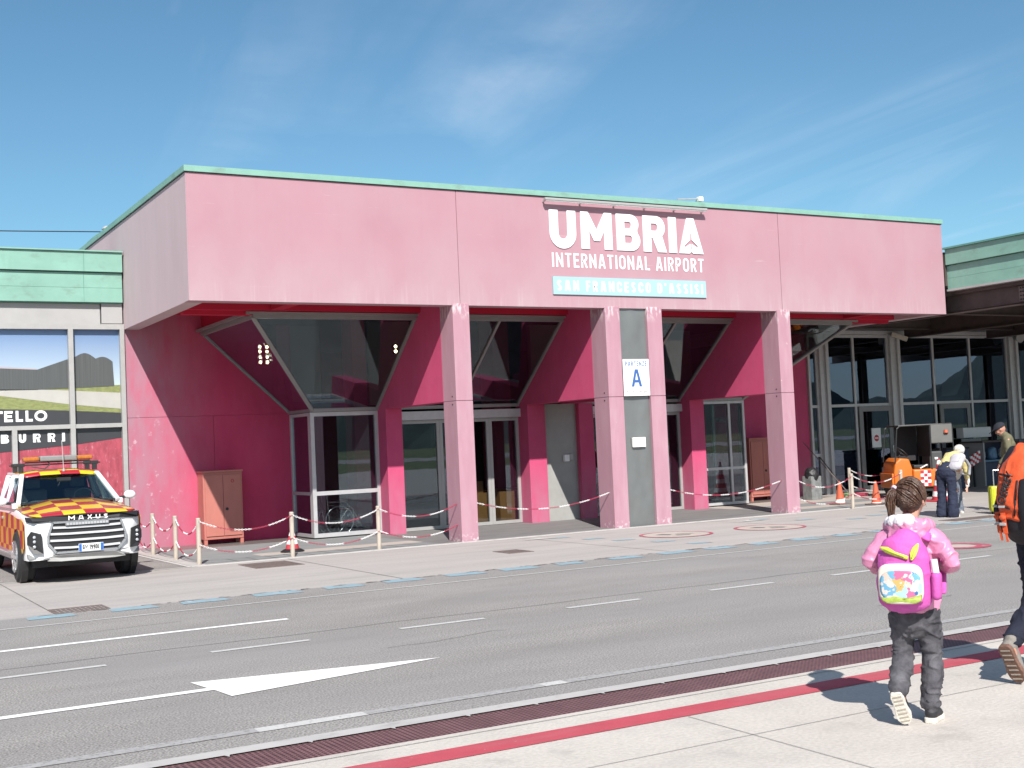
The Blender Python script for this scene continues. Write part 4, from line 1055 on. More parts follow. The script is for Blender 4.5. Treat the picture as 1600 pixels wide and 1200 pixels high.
k = MB(); k.bar((24.92, 23.28, 4.06), (25.2, 23.02, 3.90), .13, .12); k.build('housing', mat('beige_camera_housing', (.55, .50, .42), .5), t, bevel=.01)
t = thing('canopy_loudspeaker', 'pale horn loudspeaker on the right steel post under the canopy', 'loudspeaker', (29.7, 23.2, 4.0))
k = MB(); k.cyl((29.75, 23.3, 4.0), (29.7, 23.05, 3.96), .05, .14, 16); k.build('horn', M['panel_grey'], t)
k = MB(); k.box(29.5, 29.9, 23.2, 23.35, 4.02, 4.08); k.build('bracket', M['panel_grey'], t)

# ================================================================ BARRIER POSTS AND CHAINS
def post_at(x, y, label, h=.72):
    t = thing('barrier_post', label, 'post', (x, y, 0), 'chain barrier posts')
    k = MB(); k.cyl((x, y, 0), (x, y, h - .015), .036, n=16); k.build('shaft', M['post'], t, smooth=True)
    k = MB(); k.cyl((x, y, h - .015), (x, y, h), .037, .03, n=16); k.build('top_cap', M['post'], t, smooth=True)
    k = MB()
    for z in (h - .05, h * .42): k.ring((x + .0, y - .04, z), (1, 0, 0), .012, .004, 10, 6)
    k.build('chain_eye', M['alu'], t, smooth=True)
    return t
PL = [(5.26, 21.8, 'pale post nearest the pink wall, behind the pickup truck bonnet'), (5.27, 20.35, 'second pale post from the wall in the row going back beside the truck'),
      (5.29, 19.06, 'pale post at the paving corner before the salmon cabinet'), (6.76, 18.98, 'white post standing in front of the striped cone'), (8.25, 18.98, 'white post just left of the first pink pillar'),
      (18.72, 18.8, 'pale post between the two small orange cones in front'), (21.35, 21.5, 'rear pale post behind the front one by the small orange cones'), (20.25, 18.9, 'pale post beside the orange tractor, front one of a pair'), (22.9, 21.5, 'pale post by the orange tractor, rear one of a pair')]
for x, y, l_ in PL: post_at(x, y, l_)
def chain(p, q, sag, label, start=0, seglen=9, link=.036):
    p = Vector(p); q = Vector(q); n = max(8, int((q - p).length * 1.06 / (link * .8)))
    k = MB(); pts = []
    for i in range(n + 1):
        t = i / n; c = p.lerp(q, t); c.z -= sag * 4 * t * (1 - t); pts.append(c)
    for i in range(n):
        a, b = pts[i], pts[i + 1]; d = (b - a).normalized(); c = (a + b) / 2
        k.k = ((i + start) // seglen) % 2
        s = d.cross(Vector((0, 0, 1)))
        if s.length < .1: s = Vector((1, 0, 0))
        s.normalize(); u = s.cross(d)
        w = s if i % 2 else u; L = (b - a).length * .62; Wd = .011; r = .0048
        o_ = [c + d * L * math.cos(2 * math.pi * j / 8) + w * Wd * math.sin(2 * math.pi * j / 8) for j in range(8)]
        nn = d.cross(w)
        vs = []
        for j in range(8):
            ra = (o_[j] - c).normalized()
            for m_ in range(4):
                an = math.pi / 2 * m_ + .78; vs.append(o_[j] + ra * r * math.cos(an) + nn * r * math.sin(an))
        k.add(vs, [(j * 4 + m_, ((j + 1) % 8) * 4 + m_, ((j + 1) % 8) * 4 + (m_ + 1) % 4, j * 4 + (m_ + 1) % 4) for j in range(8) for m_ in range(4)])
    return tag(k.build('barrier_chain', [M['chain_w'], M['chain_r']], smooth='all'), label, 'chain', 'red and white plastic chains')
def pz(i, z): return (PL[i][0], PL[i][1] - .03, z)
for z, nm, s in ((.67, 'upper', .22), (.31, 'lower', .2)):
    chain((5.245, 22.9, z), pz(0, z), .2, nm + ' chain from the pink wall to the first pale post behind the truck', 3)
    chain(pz(0, z), pz(1, z), s, nm + ' chain between the first two pale posts beside the truck', 0, 8)
    chain(pz(1, z), pz(2, z), s, nm + ' chain from the second pale post to the paving corner post', 2, 9)
    chain(pz(2, z), pz(3, z), s * .8, nm + ' chain in front of the salmon cabinet', 0, 10)
    chain(pz(3, z), pz(4, z), s * .8, nm + ' chain in front of the glass bay and wheelchair', 2, 11)
    chain(pz(4, z), (9.785, 19.13, z - .02), s * .75, nm + ' chain from the white post to the first pink pillar', 4, 10)
    chain((17.47, 19.1, z), pz(5, z), s * .9, nm + ' chain from the third pink pillar to the pale post by the cones', 0, 8)
    chain(pz(5, z), pz(7, z), s * .8, nm + ' chain from the post between cones to the tractor post, front row', 1, 9)
    chain(pz(6, z), pz(8, z), s * .8, nm + ' chain in the rear row between posts by the tractor', 1, 9)
chain((10.115, 19.13, .66), (12.945, 19.13, .66), .2, 'long chain across the doorway between first and second pink pillars', 0, 8)
chain((14.25, 19.13, .66), (17.125, 19.13, .66), .2, 'long chain across the doorway between the metal sheet and third pink pillar', 0, 8)

# ================================================================ CONES
def cone_at(x, y, h, label, body, bands, base_w, base_m, name='traffic_cone', group='traffic cones'):
    t = thing(name, label, 'cone', (x, y, 0), group)
    k = MB()
    if base_m == 'round': k.lathe((x, y, 0), [(base_w, 0), (base_w, .02), (base_w * .75, .05), (base_w * .55, .06)], 20); bm_ = M['black']
    else: k.box(x - base_w, x + base_w, y - base_w, y + base_w, 0, .035); bm_ = base_m
    k.build('base', bm_, t, bevel=0 if base_m == 'round' else .01, smooth=base_m == 'round')
    z0 = .03; r0_ = base_w * .62; r1 = .028
    rad = lambda z: r0_ + (r1 - r0_) * (z - z0) / (h - z0)
    k = MB(); k.lathe((x, y, 0), [(rad(z0), z0), (rad(h), h), (rad(h) * .6, h + .006)], 20); k.build('body', body, t, smooth=True)
    for a, b in bands:
        k = MB(); k.lathe((x, y, 0), [(rad(a * h) + .0035, a * h), (rad(b * h) + .0035, b * h)], 20); k.build('white_band', M['white'], t, smooth=True)
    return t
cone_at(7.12, 20.0, .36, 'red and white banded cone on a black base by the white post', M['cone_red'], [(.38, .58), (.76, .92)], .20, 'round')
cone_at(19.55, 20.0, .50, 'small orange cone standing left of the pale post', M['cone'], [(.1, .24)], .17, M['brown_plate'])
cone_at(19.75, 19.15, .50, 'small orange cone standing right of the pale post', M['cone'], [(.1, .13)], .17, M['brown_plate'])
cone_at(21.22, 18.72, .90, 'tall red and white striped cone beside the bending woman', M['cone_red'], [(.12, .24), (.38, .50), (.64, .76), (.88, .97)], .30, M['cone_red'])

# ================================================================ CABINETS, BIN, BROOM
def cabinet(x0, x1, y0, y1, h, label):
    t = thing('fire_cabinet', label, 'cabinet', ((x0 + x1) / 2, (y0 + y1) / 2, 0), 'salmon metal cabinets')
    k = MB(); k.box(x0, x1, y0 + .02, y1, .10, h - .02); k.build('case', M['cabinet'], t, bevel=.006)
    k = MB(); k.box(x0 - .015, x1 + .015, y0 - .01, y1, h - .02, h + .015); k.build('lid', M['cabinet'], t, bevel=.006)
    xm = (x0 + x1) / 2
    for a, c in ((x0 + .035, xm - .004), (xm + .004, x1 - .035)):
        k = MB(); k.box(a, c, y0, y0 + .019, .16, h - .07); d = k.build('door', M['cabinet'], t, bevel=.004)
        if a > xm:
            k = MB(); k.cyl((a + .06, y0 - .012, h * .48), (a + .06, y0 - .0005, h * .48), .028, n=14); k.build('lock', M['black'], d)
            k = MB(); k.ring((a + .18, y0 - .003, h * .86), (0, 1, 0), .026, .006, 14, 6); k.build('vent_ring', M['cone_red'], d)
    k = MB()
    for a in (x0 + .0, x1 - .06): k.box(a, a + .06, y0 + .03, y0 + .09, 0, .10); k.box(a, a + .06, y1 - .06, y1, 0, .10)
    k.build('legs', M['cabinet'], t)
cabinet(6.53, 7.28, 23.1, 23.49, 1.37, 'salmon two door metal cabinet against the left pink wall')
cabinet(19.75, 20.55, 23.1, 23.49, 1.5, 'salmon metal cabinet half hidden behind the third pink pillar')
t = thing('litter_bin', 'grey litter bin with black liner bag beside the right pink wall', 'bin', (20.75, 22.1, 0))
k = MB(); k.prism([(20.58, 21.95, 0), (20.90, 21.95, 0), (20.92, 22.27, 0), (20.58, 22.27, 0)], (0, 0, .56)); k.build('body', mat('milky_bin_plastic', (.19, .20, .20), .45, var=.3, scale=9), t, bevel=.02)
k = MB(); k.loft([((20.74, 22.1, .50), (.165, .165)), ((20.74, 22.1, .60), (.18, .18)), ((20.74, 22.1, .61), (.17, .17))], 14); sculpt('liner_bag', k, M['black'], None, .02, 3, .012, 14); b_ = bpy.data.objects['liner_bag']; b_.parent = t; b_.location = -Vector(t.location)
t = thing('broom', 'thin broom leaning between the bin and grey steel post', 'broom', (21.75, 22.2, 0))
k = MB(); k.cyl((21.9, 22.1, .08), (21.55, 23.2, 1.35), .011, n=8); k.build('handle', M['brown_plate'], t)
k = MB(); k.box(21.75, 22.05, 22.05, 22.15, 0, .1); k.build('brush', mat('green_bristles', (.20, .28, .14), .9), t, bevel=.02)
t = thing('dustpan', 'red long handled dustpan on the ground by the broom', 'dustpan', (22.2, 22.2, 0))
k = MB(); k.prism([(22.0, 22.0, 0), (22.45, 22.0, 0), (22.4, 22.4, 0), (22.05, 22.4, 0)], (0, 0, .07)); k.build('pan', M['chain_r'], t, bevel=.01)
k = MB(); k.cyl((22.2, 22.4, .05), (21.9, 23.0, .95), .012, n=8); k.build('handle', M['black'], t)

# ================================================================ INSIDE THE HALL
t = thing('reception_desk', 'light wood desk panels seen through the sliding doors', 'desk', (12.4, 22.8, 0))
k = MB(); k.box(11.95, 12.34, 22.60, 22.63, .01, .66); k.box(11.95, 12.2, 22.63, 22.66, .66, .90); k.build('front_panel', M['wood'], t)
k = MB(); k.box(12.345, 12.37, 22.58, 23.3, .01, .68); k.build('edge_panel', M['wood'], t)
k = MB(); k.box(12.58, 12.93, 22.62, 22.65, .01, .66); k.box(12.58, 12.62, 22.65, 23.3, .01, .66); k.build('side_panel', M['wood'], t)
k = MB(); k.box(12.0, 13.6, 23.1, 23.7, .66, .69); k.build('top', M['wood'], t)
def spot(x, z, y, label):
    t_ = thing('spotlight', label, 'light', (x, y, z), 'warm lit spotlights inside the hall')
    k_ = MB(); k_.cyl((x, y, z), (x, y + .10, z), .045, n=12); k_.build('housing', M['black'], t_)
    k_ = MB(); k_.cyl((x, y - .012, z), (x, y - .001, z), .030, n=12); k_.build('bulb', M['spot'], t_)
n_ = 0
for i, z in enumerate((3.73, 3.64, 3.53, 3.43)):
    for j, x in enumerate((7.78, 7.92)):
        spot(x, z, 23.3, 'warm spotlight behind the left sloped glass, %s of four rows, %s column' % (('top', 'second', 'third', 'bottom')[i], ('left', 'right')[j]))
spot(10.66, 3.74, 23.3, 'warm spotlight behind sloped glass near the first fin, upper one'); spot(10.66, 3.64, 23.3, 'warm spotlight behind sloped glass near the first fin, lower one')
k = MB(); k.box(7.74, 7.98, 23.42, 23.45, 3.38, 3.80); k.build('lamp_board', M['crimson'], hall)
w = thing('wheelchair', 'folded wheelchair with spoked wheels behind the left bay glass', 'wheelchair', (9.0, 22.8, 0))
for y in (22.68, 23.1):
    k = MB(); k.ring((9.05, y, .30), (0, 1, 0), .285, .013, 30, 8); o = k.build('wheel', M['chrome'], w, smooth='all')
    k = MB()
    for i in range(14):
        a = 2 * math.pi * i / 14; k.cyl((9.05, y, .30), (9.05 + .28 * math.cos(a), y, .30 + .28 * math.sin(a)), .004, n=5)
    k.cyl((9.05, y - .03, .30), (9.05, y + .03, .30), .025, n=10); k.build('spokes', M['chrome'], o)
    k = MB(); k.ring((9.48, y + .04, .09), (0, 1, 0), .075, .016, 18, 6); k.build('caster', M['black'], w, smooth='all')
k = MB()
for y in (22.74, 23.04):
    k.tube([(8.82, y, .88), (8.86, y, .30), (9.42, y, .30), (9.50, y, .18)], .012, 8); k.tube([(8.84, y, .66), (9.2, y, .66), (9.36, y, .50), (9.38, y, .30)], .012, 8); k.tube([(9.38, y, .45), (9.55, y, .14), (9.7, y, .12)], .011, 8)
k.cyl((8.86, 22.74, .34), (8.86, 23.04, .34), .012); k.build('frame', M['chrome'], w, smooth=True)
k = MB(); k.box(8.85, 9.35, 22.76, 23.02, .44, .48); k.build('seat', M['black'], w, bevel=.01)
k = MB(); k.box(8.82, 8.86, 22.76, 23.02, .50, .86); k.build('backrest', M['black'], w, bevel=.01)
t = thing('window_slogan', 'small pale UMBRIA lettering and slogan inside the right bay window', 'lettering', (18.0, 22.42, .9))
text('first_line', 'UMBRIA', .12, M['panel_grey'], t, (18.15, 22.46, 1.92), depth=.002, width=.45, bold=.02)
text('second_line', 'In the heart of Italy', .085, M['panel_grey'], t, (17.95, 22.46, 1.18), depth=.002, width=.6)
t = thing('people_counter_stand', 'dark slim stand inside the right bay window', 'stand', (18.25, 23.1, 0))
k = MB(); k.cyl((18.25, 23.1, 0), (18.25, 23.1, .85), .06, n=12); k.build('column', M['dark_in'], t)
k = MB(); k.cyl((18.25, 23.1, 0.006), (18.25, 23.1, .04), .18, n=16); k.build('foot', M['dark_in'], t)

# ================================================================ ORANGE TRACTOR (length along local x, front at -x)
tg = thing('baggage_tractor', 'orange airport tractor with clear canopy parked before the glass hall', 'tractor', (22.2, 20.3, 0))
OR = M['orange']
k = MB()
k.prism([(-.66, -.42, .30), (-.66, -.42, .66), (-.62, -.42, .88), (-.50, -.42, .99), (-.27, -.42, .96), (-.20, -.42, .72), (-.20, -.42, .30)], (0, .84, 0))
k.build('bonnet', OR, tg, bevel=.05, local=True, seg=3, smooth=True)
k = MB(); k.box(-.19, .42, -.44, .44, .26, .70); k.build('body', OR, tg, bevel=.05, local=True, seg=3, smooth=True)
k = MB(); k.box(.43, .85, -.40, .44, .28, .55); k.build('rear_deck', OR, tg, bevel=.03, local=True, smooth=True)
k = MB(); k.box(-.72, -.67, -.42, .42, .26, .62); k.build('bumper', OR, tg, bevel=.015, local=True)
k = MB(); k.box(-.64, .83, -.36, .40, .16, .258); k.build('chassis', M['dark_in'], tg, local=True)
k = MB()
for i in range(3):
    for j in range(5):
        k.k = (i + j) % 2; k.box(-.02 + i * .085, .065 + i * .085, -.4465, -.4425, .29 + j * .075, .365 + j * .075)
k.build('checker_badge', [M['check_rw'], M['white']], tg, local=True)
for x, r in ((-.42, .19), (.55, .21)):
    for y in (-.40, .40):
        k = MB(); k.lathe((x, y, r), [(r * .5, -.08), (r, -.07), (r, .07), (r * .5, .08)], 22, 'y'); o = k.build('wheel', M['rubber'], tg, local=True, smooth=True)
        k = MB(); k.lathe((x, y - .078, r), [(r * .48, 0), (r * .42, -.012), (r * .1, -.02)], 16, 'y'); k.build('rim', M['panel_grey'], o, local=True)
k = MB(); k.cyl((-.42, 0, .95), (-.30, 0, 1.12), .02, n=8); k.ring((-.29, 0, 1.13), (.7, 0, .75), .155, .016, 22, 6); k.build('steering_wheel', M['black'], tg, local=True, smooth='all')
k = MB(); k.box(-.1, .28, -.25, .25, .70, .80); k.build('seat', M['black'], tg, bevel=.03, local=True)
k = MB(); k.box(.30, .62, -.27, .27, .58, 1.12); k.build('rear_box', mat('charcoal_box', (.055, .055, .058), .6), tg, bevel=.04, local=True)
k = MB(); k.box(.42, .50, -.2755, -.2705, .92, .97); k.build('plate', M['white'], tg, local=True)
k = MB(); k.bar((.05, -.3, .72), (.18, -.38, .80), .16, .03); k.build('white_cushion', M['white'], tg, local=True)
k = MB()
for y in (-.42, .42):
    k.tube([(-.62, y, .88), (-.56, y, 1.50), (-.54, y, 1.70), (-.47, y, 1.76)], .017, 8)
    k.tube([(.28, y, .66), (.28, y, 1.76)], .017, 8); k.tube([(.84, y, .58), (.84, y, 1.70)], .014, 8)
    k.tube([(-.48, y, 1.76), (.80, y, 1.78), (.84, y, 1.70)], .016, 8)
k.tube([(-.48, -.42, 1.76), (-.48, .42, 1.76)], .016, 8); k.tube([(.28, -.42, 1.76), (.28, .42, 1.76)], .016, 8); k.tube([(.84, -.42, 1.70), (.84, .42, 1.70)], .016, 8)
k.tube([(.28, -.42, 1.32), (.84, -.42, 1.32)], .014, 8)
k.build('canopy_frame', M['black'], tg, local=True, smooth=True)
k = MB(); k.box(-.50, .82, -.43, .43, 1.775, 1.79); k.build('canopy_roof', M['mesh_plastic'], tg, local=True, bevel=.004)
k = MB(); k.box(.30, .82, -.436, -.43, 1.33, 1.77); k.build('side_sheet', M['mesh_plastic'], tg, local=True)
k = MB(); k.box(-.30, .26, .425, .431, .9, 1.75); k.box(.262, .268, -.40, .40, 1.0, 1.74); k.build('rear_sheet', M['dark_in'], tg, local=True)
k = MB(); k.cyl((.66, -.46, 1.56), (.66, -.46, 1.63), .055, .04, n=14); k.build('beacon', M['cone'], tg, local=True, smooth=True)
k = MB(); k.bar((.66, -.438, 1.54), (.66, -.48, 1.55), .1, .02); k.build('beacon_bracket', M['black'], tg, local=True)
tg.rotation_euler = (0, 0, R(-27)); tg.scale = (.93, .93, .93)

# ================================================================ KIOSK COUNTER, WHITE BOXES
t = thing('luggage_counter', 'dark blue counter with shelf in front of the glass hall', 'counter', (27.2, 22.2, 0))
BL = mat('dark_blue_laminate', (.02, .035, .085), .5, var=.1)
k = MB(); k.box(26.5, 26.55, 21.9, 22.6, 0, 1.12); k.box(28.3, 28.35, 21.9, 22.6, 0, 1.12); k.build('side_panel', M['panel_grey'], t)
k = MB(); k.box(26.55, 28.3, 22.05, 22.1, 0, .62); k.box(26.55, 28.3, 22.55, 22.6, 0, 1.12); k.build('panel', BL, t)
k = MB(); k.box(26.55, 28.3, 21.92, 22.55, .62, .66); k.build('shelf', mat('pale_blue_shelf', (.10, .22, .33), .5), t)
k = MB(); k.box(26.45, 28.4, 21.88, 22.6, 1.12, 1.16); k.build('top', M['rust_steel'], t)
rr = random.Random(5)
for i, lab in enumerate(('pale bag on the counter shelf, leftmost', 'blue crumpled bag on the counter shelf, middle', 'white bag on the counter shelf, right of the blue one')):
    k = MB(); k.loft([((26.8 + i * .45, 22.25, .74), (.16, .1)), ((26.8 + i * .45, 22.25, .90), (.14, .09))], 10)
    o = sculpt('bag', k, mat('crumpled_bag', ((.42, .48, .5), (.12, .22, .34), (.5, .5, .52))[i], .6), None, .02, 2, .02, 11, i); tag(o, lab, 'bag', 'bags on the counter shelf')
t = thing('roller_blind_box', 'white roller shutter box hung low before the dark glass', 'shutter', (27.4, 23.2, 1.2))
k = MB(); k.box(27.15, 28.25, 23.05, 23.3, 1.24, 1.52); k.build('box', M['white'], t, bevel=.02)
k = MB()
for i in range(9): k.box(27.2, 27.95, 23.16, 23.19, .72 + i * .056, .772 + i * .056)
k.build('slats', M['panel_grey'], t)
t = thing('checker_flag_board', 'small red and white chequered board beside the blue counter', 'board', (26.3, 22.0, .6))
k = MB()
for i in range(5):
    for j in range(4):
        k.k = (i + j) % 2; k.box(26.0 + i * .075, 26.075 + i * .075, 21.9, 21.93, .52 + j * .07 + i * .03, .59 + j * .07 + i * .03)
k.build('squares', [M['check_rw'], M['white']], t)
k = MB(); k.box(26.15, 26.19, 21.94, 21.98, 0, .60); k.build('stake', M['dark_in'], t)
t = thing('dark_box_stack', 'dark blue box standing between tractor and counter', 'box', (25.3, 21.9, 0))
k = MB(); k.box(24.9, 25.7, 21.7, 22.2, 0, 1.0); k.build('body', BL, t, bevel=.02)
k = MB(); k.box(24.88, 25.72, 21.68, 22.22, 1.0, 1.04); k.build('lid', M['dark_in'], t, bevel=.01)

# ================================================================ PICKUP TRUCK (x right, y to the rear, z up)
tk = thing('pickup_truck', 'white pickup truck with red and yellow checks and amber light bar', 'pickup truck', (3.44, 18.85, 0))
YR = checker('red_yellow_checks', (.36, .018, .03), (.70, .44, .02), (.29, .29, 50), (.0, .06, .0))
YRS = checker('red_yellow_side_checks', (.36, .018, .03), (.62, .345, .008), (50, .27, .25), (0, .1, .02))
CW = M['car_white']
# lower body shell from sections (half width profile at each station)
st = [(-.86, .46, .36, .50, .86, .88), (-.80, .62, .34, .64, .88, .91), (-.66, .735, .33, .755, .90, .945), (-.45, .762, .33, .775, .91, .985), (-.1, .765, .34, .78, .93, 1.03), (.42, .765, .34, .78, .98, 1.09), (.9, .765, .34, .78, 1.0, 1.10), (2.2, .765, .34, .78, 1.0, 1.10), (4.1, .76, .36, .78, 1.0, 1.10), (4.2, .74, .40, .76, 1.0, 1.09)]
k = MB(); vs = []
for y, wb, zb, wm, zs, ztop in st:
    half = [(wb, zb), (wm, (zb + zs) / 2), (wm, zs - .05), (wm - .045, zs + .02), (wm - .14, (zs + .02) * .4 + ztop * .6), (wm * .4, ztop)]
    vs += [(-x, y, z) for x, z in half[::-1]][:0] + [(x, y, z) for x, z in half] + [(-x, y, z) for x, z in half[::-1]]
n = 12
k.add(vs, [(i * n + j, i * n + (j + 1) % n, (i + 1) * n + (j + 1) % n, (i + 1) * n + j) for i in range(len(st) - 1) for j in range(n)] + [tuple(range(n - 1, -1, -1)), tuple(range((len(st) - 1) * n, len(st) * n))])
o = k.build('body', CW, tk, local=True, smooth=True)
# bonnet sheet, proud of the shell
def skin(secs, name, m, par=tk, lift=.006, smooth='all'):
    k_ = MB(); nn = len(secs[0]); vs_ = [p for s in secs for p in s]
    k_.add(vs_, [(i * nn + j, i * nn + j + 1, (i + 1) * nn + j + 1, (i + 1) * nn + j) for i in range(len(secs) - 1) for j in range(nn - 1)])
    o_ = k_.build(name, m, par, local=True, smooth=smooth)
    sd = o_.modifiers.new('thickness', 'SOLIDIFY'); sd.thickness = .012; sd.offset = 1
    return o_
secs = []
for y, wb, zb, wm, zs, ztop in st[1:6]:
    row = []
    for t_ in (-1, -.93, -.75, -.4, 0, .4, .75, .93, 1):
        a = abs(t_); z = (ztop + .012 if a <= .4 else ztop + .012 - (a - .4) / .6 * (ztop - zs - .02)); z += .012 * (1 - a)
        row.append((t_ * (wm - .05), y if y > -.7 else y + .02 * 0, z + .008))
    secs.append(row)
skin(secs, 'bonnet', YR)
# side panels with checks
for s in (-1, 1):
    k = MB(); x = s * .788
    ys = [-.60, -.45, -.1, .42, .9, 2.2, 3.9]
    top = [.86, .90, .90, .94, .96, .96, .96]
    pts = [(x, y, z) for y, z in zip(ys, top)] + [(x, 3.9, .45), (x, 3.6, .45), (x, 3.55, .75), (x, 2.75, .75), (x, 2.7, .45), (x, .45, .42)] + [(x, .395 * math.cos(R(a)), .36 + .395 * math.sin(R(a))) for a in (20, 45, 70, 90, 110, 135, 160)] + [(x, -.46, .42), (x, -.60, .5)]
    k.prism(pts, (s * .006, 0, 0)); k.build('side_panel', YRS, tk, local=True)
    for y in (0.0, 3.15):
        k = MB(); k.cyl((s * .70, y, .36), (s * .7865, y, .36), .40, n=28); k.build('wheel_arch', M['black'], tk, local=True)
    k = MB(); k.box(min(s * .74, s * .80), max(s * .74, s * .80), .45, 2.7, .30, .36); k.build('side_step', M['steel_grey'], tk, local=True, bevel=.01)
    k = MB(); k.box(min(s * .789, s * .815), max(s * .789, s * .815), 1.25, 1.42, .86, .90); k.build('door_handle', M['chrome'], tk, local=True, bevel=.006)
for x in (-.70, .70):
    for y in (0, 3.15):
        k = MB(); s = 1 if x > 0 else -1
        k.lathe((x, y, .365), [(.22, -.115), (.33, -.115), (.362, -.085), (.367, 0), (.362, .085), (.33, .115), (.22, .115)], 36, 'x'); o = k.build('wheel', M['rubber'], tk, local=True, smooth=True)
        k = MB(); k.lathe((x + s * .085, y, .365), [(.225, -.02), (.225, .05 * s), (.205, .05 * s), (.20, .0)], 30, 'x')
        for i in range(6):
            a = 2 * math.pi * i / 6; k.bar((x + s * .128, y + .03 * math.cos(a), .365 + .03 * math.sin(a)), (x + s * .132, y + .215 * math.cos(a), .365 + .215 * math.sin(a)), .05, .025, (1, 0, 0))
        k.cyl((x + s * .10, y, .365), (x + s * .14, y, .365), .05, n=14); k.build('rim', M['chrome'], o, local=True)
# front: black mouth, bars, frame, dark lamps
k = MB(); mouth = [(-.50, .66), (-.44, .845), (.44, .845), (.50, .66), (.50, .56), (.40, .43), (-.40, .43), (-.50, .56)]
k.prism([(x, -.872, z) for x, z in mouth], (0, .05, 0)); k.build('grille', M['black'], tk, local=True)
k = MB()
for i in range(8):
    a, b = mouth[i], mouth[(i + 1) % 8]; k.bar((a[0] * 1.03, -.88, a[1]), (b[0] * 1.03, -.88, b[1]), .03, .035, (0, 1, 0))
k.build('grille_frame', M['chrome'], tk, local=True)
for z, w_ in ((.775, .45), (.69, .485), (.60, .49), (.50, .44)):
    k = MB(); k.prism([(-w_, -.874, z - .014), (-w_ * .5, -.874, z - .022), (w_ * .5, -.874, z - .022), (w_, -.874, z - .014), (w_, -.874, z + .016), (w_ * .5, -.874, z + .007), (-w_ * .5, -.874, z + .007), (-w_, -.874, z + .016)], (0, -.022, 0)); k.build('grille_bar', M['trim_white'], tk, local=True)
k = MB(); k.prism([(-.70, -.80, .875), (-.44, -.91, .862), (.44, -.91, .862), (.70, -.80, .875), (.72, -.76, .925), (.46, -.895, .93), (-.46, -.895, .93), (-.72, -.76, .91)], (0, .03, .01)); k.build('nose_strip', M['black'], tk, local=True)
stroke_text('badge', 'MAXUS', M['white'], tk, (3.44 - .265, 18.85 - .935, .868), .058, .55, .013, .006, .3)
k = MB(); k.box(-.29, .29, -.925, -.885, .795, .838); k.build('led_bar', M['steel_grey'], tk, local=True, bevel=.006)
k = MB()
for i in range(14): k.box(-.275 + i * .04, -.245 + i * .04, -.93, -.9255, .80, .833)
k.build('led_lens', M['lamp'], tk, local=True)
for s in (-1, 1):
    k = MB(); k.prism([(s * .50, -.858, .865), (s * .70, -.785, .855), (s * .765, -.66, .87), (s * .77, -.60, .93), (s * .70, -.73, .925), (s * .50, -.83, .91)], (0, -.02, -.004)); h = k.build('headlight', M['black'], tk, local=True)
    k = MB(); k.prism([(s * .58, -.838, .43), (s * .60, -.84, .70), (s * .72, -.785, .74), (s * .765, -.735, .66), (s * .765, -.735, .56), (s * .70, -.80, .44)], (0, -.035, 0)); h = k.build('fog_light', M['black'], tk, local=True)
    for z in (.66, .60, .53): 
        k = MB(); k.ball((s * .685, -.838, z), .022, 10, (1, .6, 1)); k.build('lens', M['lamp'], h, local=True, smooth='all')
k = MB(); k.prism([(-.745, -.70, .36), (-.55, -.84, .355), (-.38, -.90, .40), (.38, -.90, .40), (.55, -.84, .355), (.745, -.70, .36), (.75, -.66, .42), (.56, -.83, .425), (.40, -.89, .435), (-.40, -.89, .435), (-.56, -.83, .425), (-.75, -.66, .42)], (0, .1, -.0)); k.build('bumper_strip', M['steel_grey'], tk, local=True)
k = MB(); k.prism([(-.52, -.86, .325), (-.36, -.915, .315), (.36, -.915, .315), (.52, -.86, .325), (.46, -.88, .375), (.36, -.925, .40), (-.36, -.925, .40), (-.46, -.88, .375)], (0, .08, 0)); k.build('skid_plate', M['alu_light'], tk, local=True)
k = MB(); k.box(-.66, .66, -.5, 3.6, .22, .335); k.build('underbody', M['dark_in'], tk, local=True)
pl = MB(); pl.box(-.125, .205, -.925, -.914, .43, .535); pl = pl.build('number_plate', M['white'], tk, local=True, bevel=.003)
for a, c in ((-.122, -.085), (.165, .202)):
    k = MB(); k.box(a, c, -.9275, -.9255, .434, .531); k.build('blue_strip', mat('plate_blue', (.02, .12, .42), .4), pl, local=True)
stroke_text('plate_letters', 'GW 199DL', M['black'], tk, (3.44 - .073, 18.85 - .9256, .453), .062, .225, .011, .002, .3)
# cab
k = MB(); BP = dict
A0, A1 = (.70, .40, 1.07), (.545, 1.08, 1.475)
for s in (-1, 1):
    k.bar((s * A0[0], A0[1], A0[2]), (s * A1[0], A1[1], A1[2]), .065, .07); k.bar((s * .735, 1.28, 1.0), (s * .60, 1.42, 1.49), .07, .06); k.bar((s * .735, 2.0, 1.0), (s * .60, 1.98, 1.49), .1, .09)
    k.bar((s * .545, 1.08, 1.475), (s * .585, 2.05, 1.51), .07, .07); k.bar((s * .74, .42, 1.06), (s * .75, 2.15, 1.06), .08, .08)
k.build('cab_frame', CW, tk, local=True, bevel=.015)
secs = []
for y, w_, z in ((1.02, .54, 1.485), (1.15, .57, 1.535), (1.5, .59, 1.56), (1.9, .59, 1.555), (2.08, .56, 1.52)):
    secs.append([(t_ * w_, y + (.035 * t_ * t_ if y < 1.1 else 0), z - .045 * abs(t_) ** 3) for t_ in (-1, -.85, -.5, 0, .5, .85, 1)])
skin(secs, 'roof', YR)
k = MB(); k.prism([(-.62, 2.02, 1.0), (.62, 2.02, 1.0), (.56, 2.02, 1.50), (-.56, 2.02, 1.50)], (0, .05, 0)); k.build('cab_back', M['dark_in'], tk, local=True)
CG = glass('car_glass', (.66, .74, .74), 1.5, 0, 1.6)
k = MB(); k.prism([(-.665, .415, 1.08), (.665, .415, 1.08), (.525, 1.06, 1.475), (-.525, 1.06, 1.475)], (0, .004, -.006)); k.build('windscreen', CG, tk, local=True)
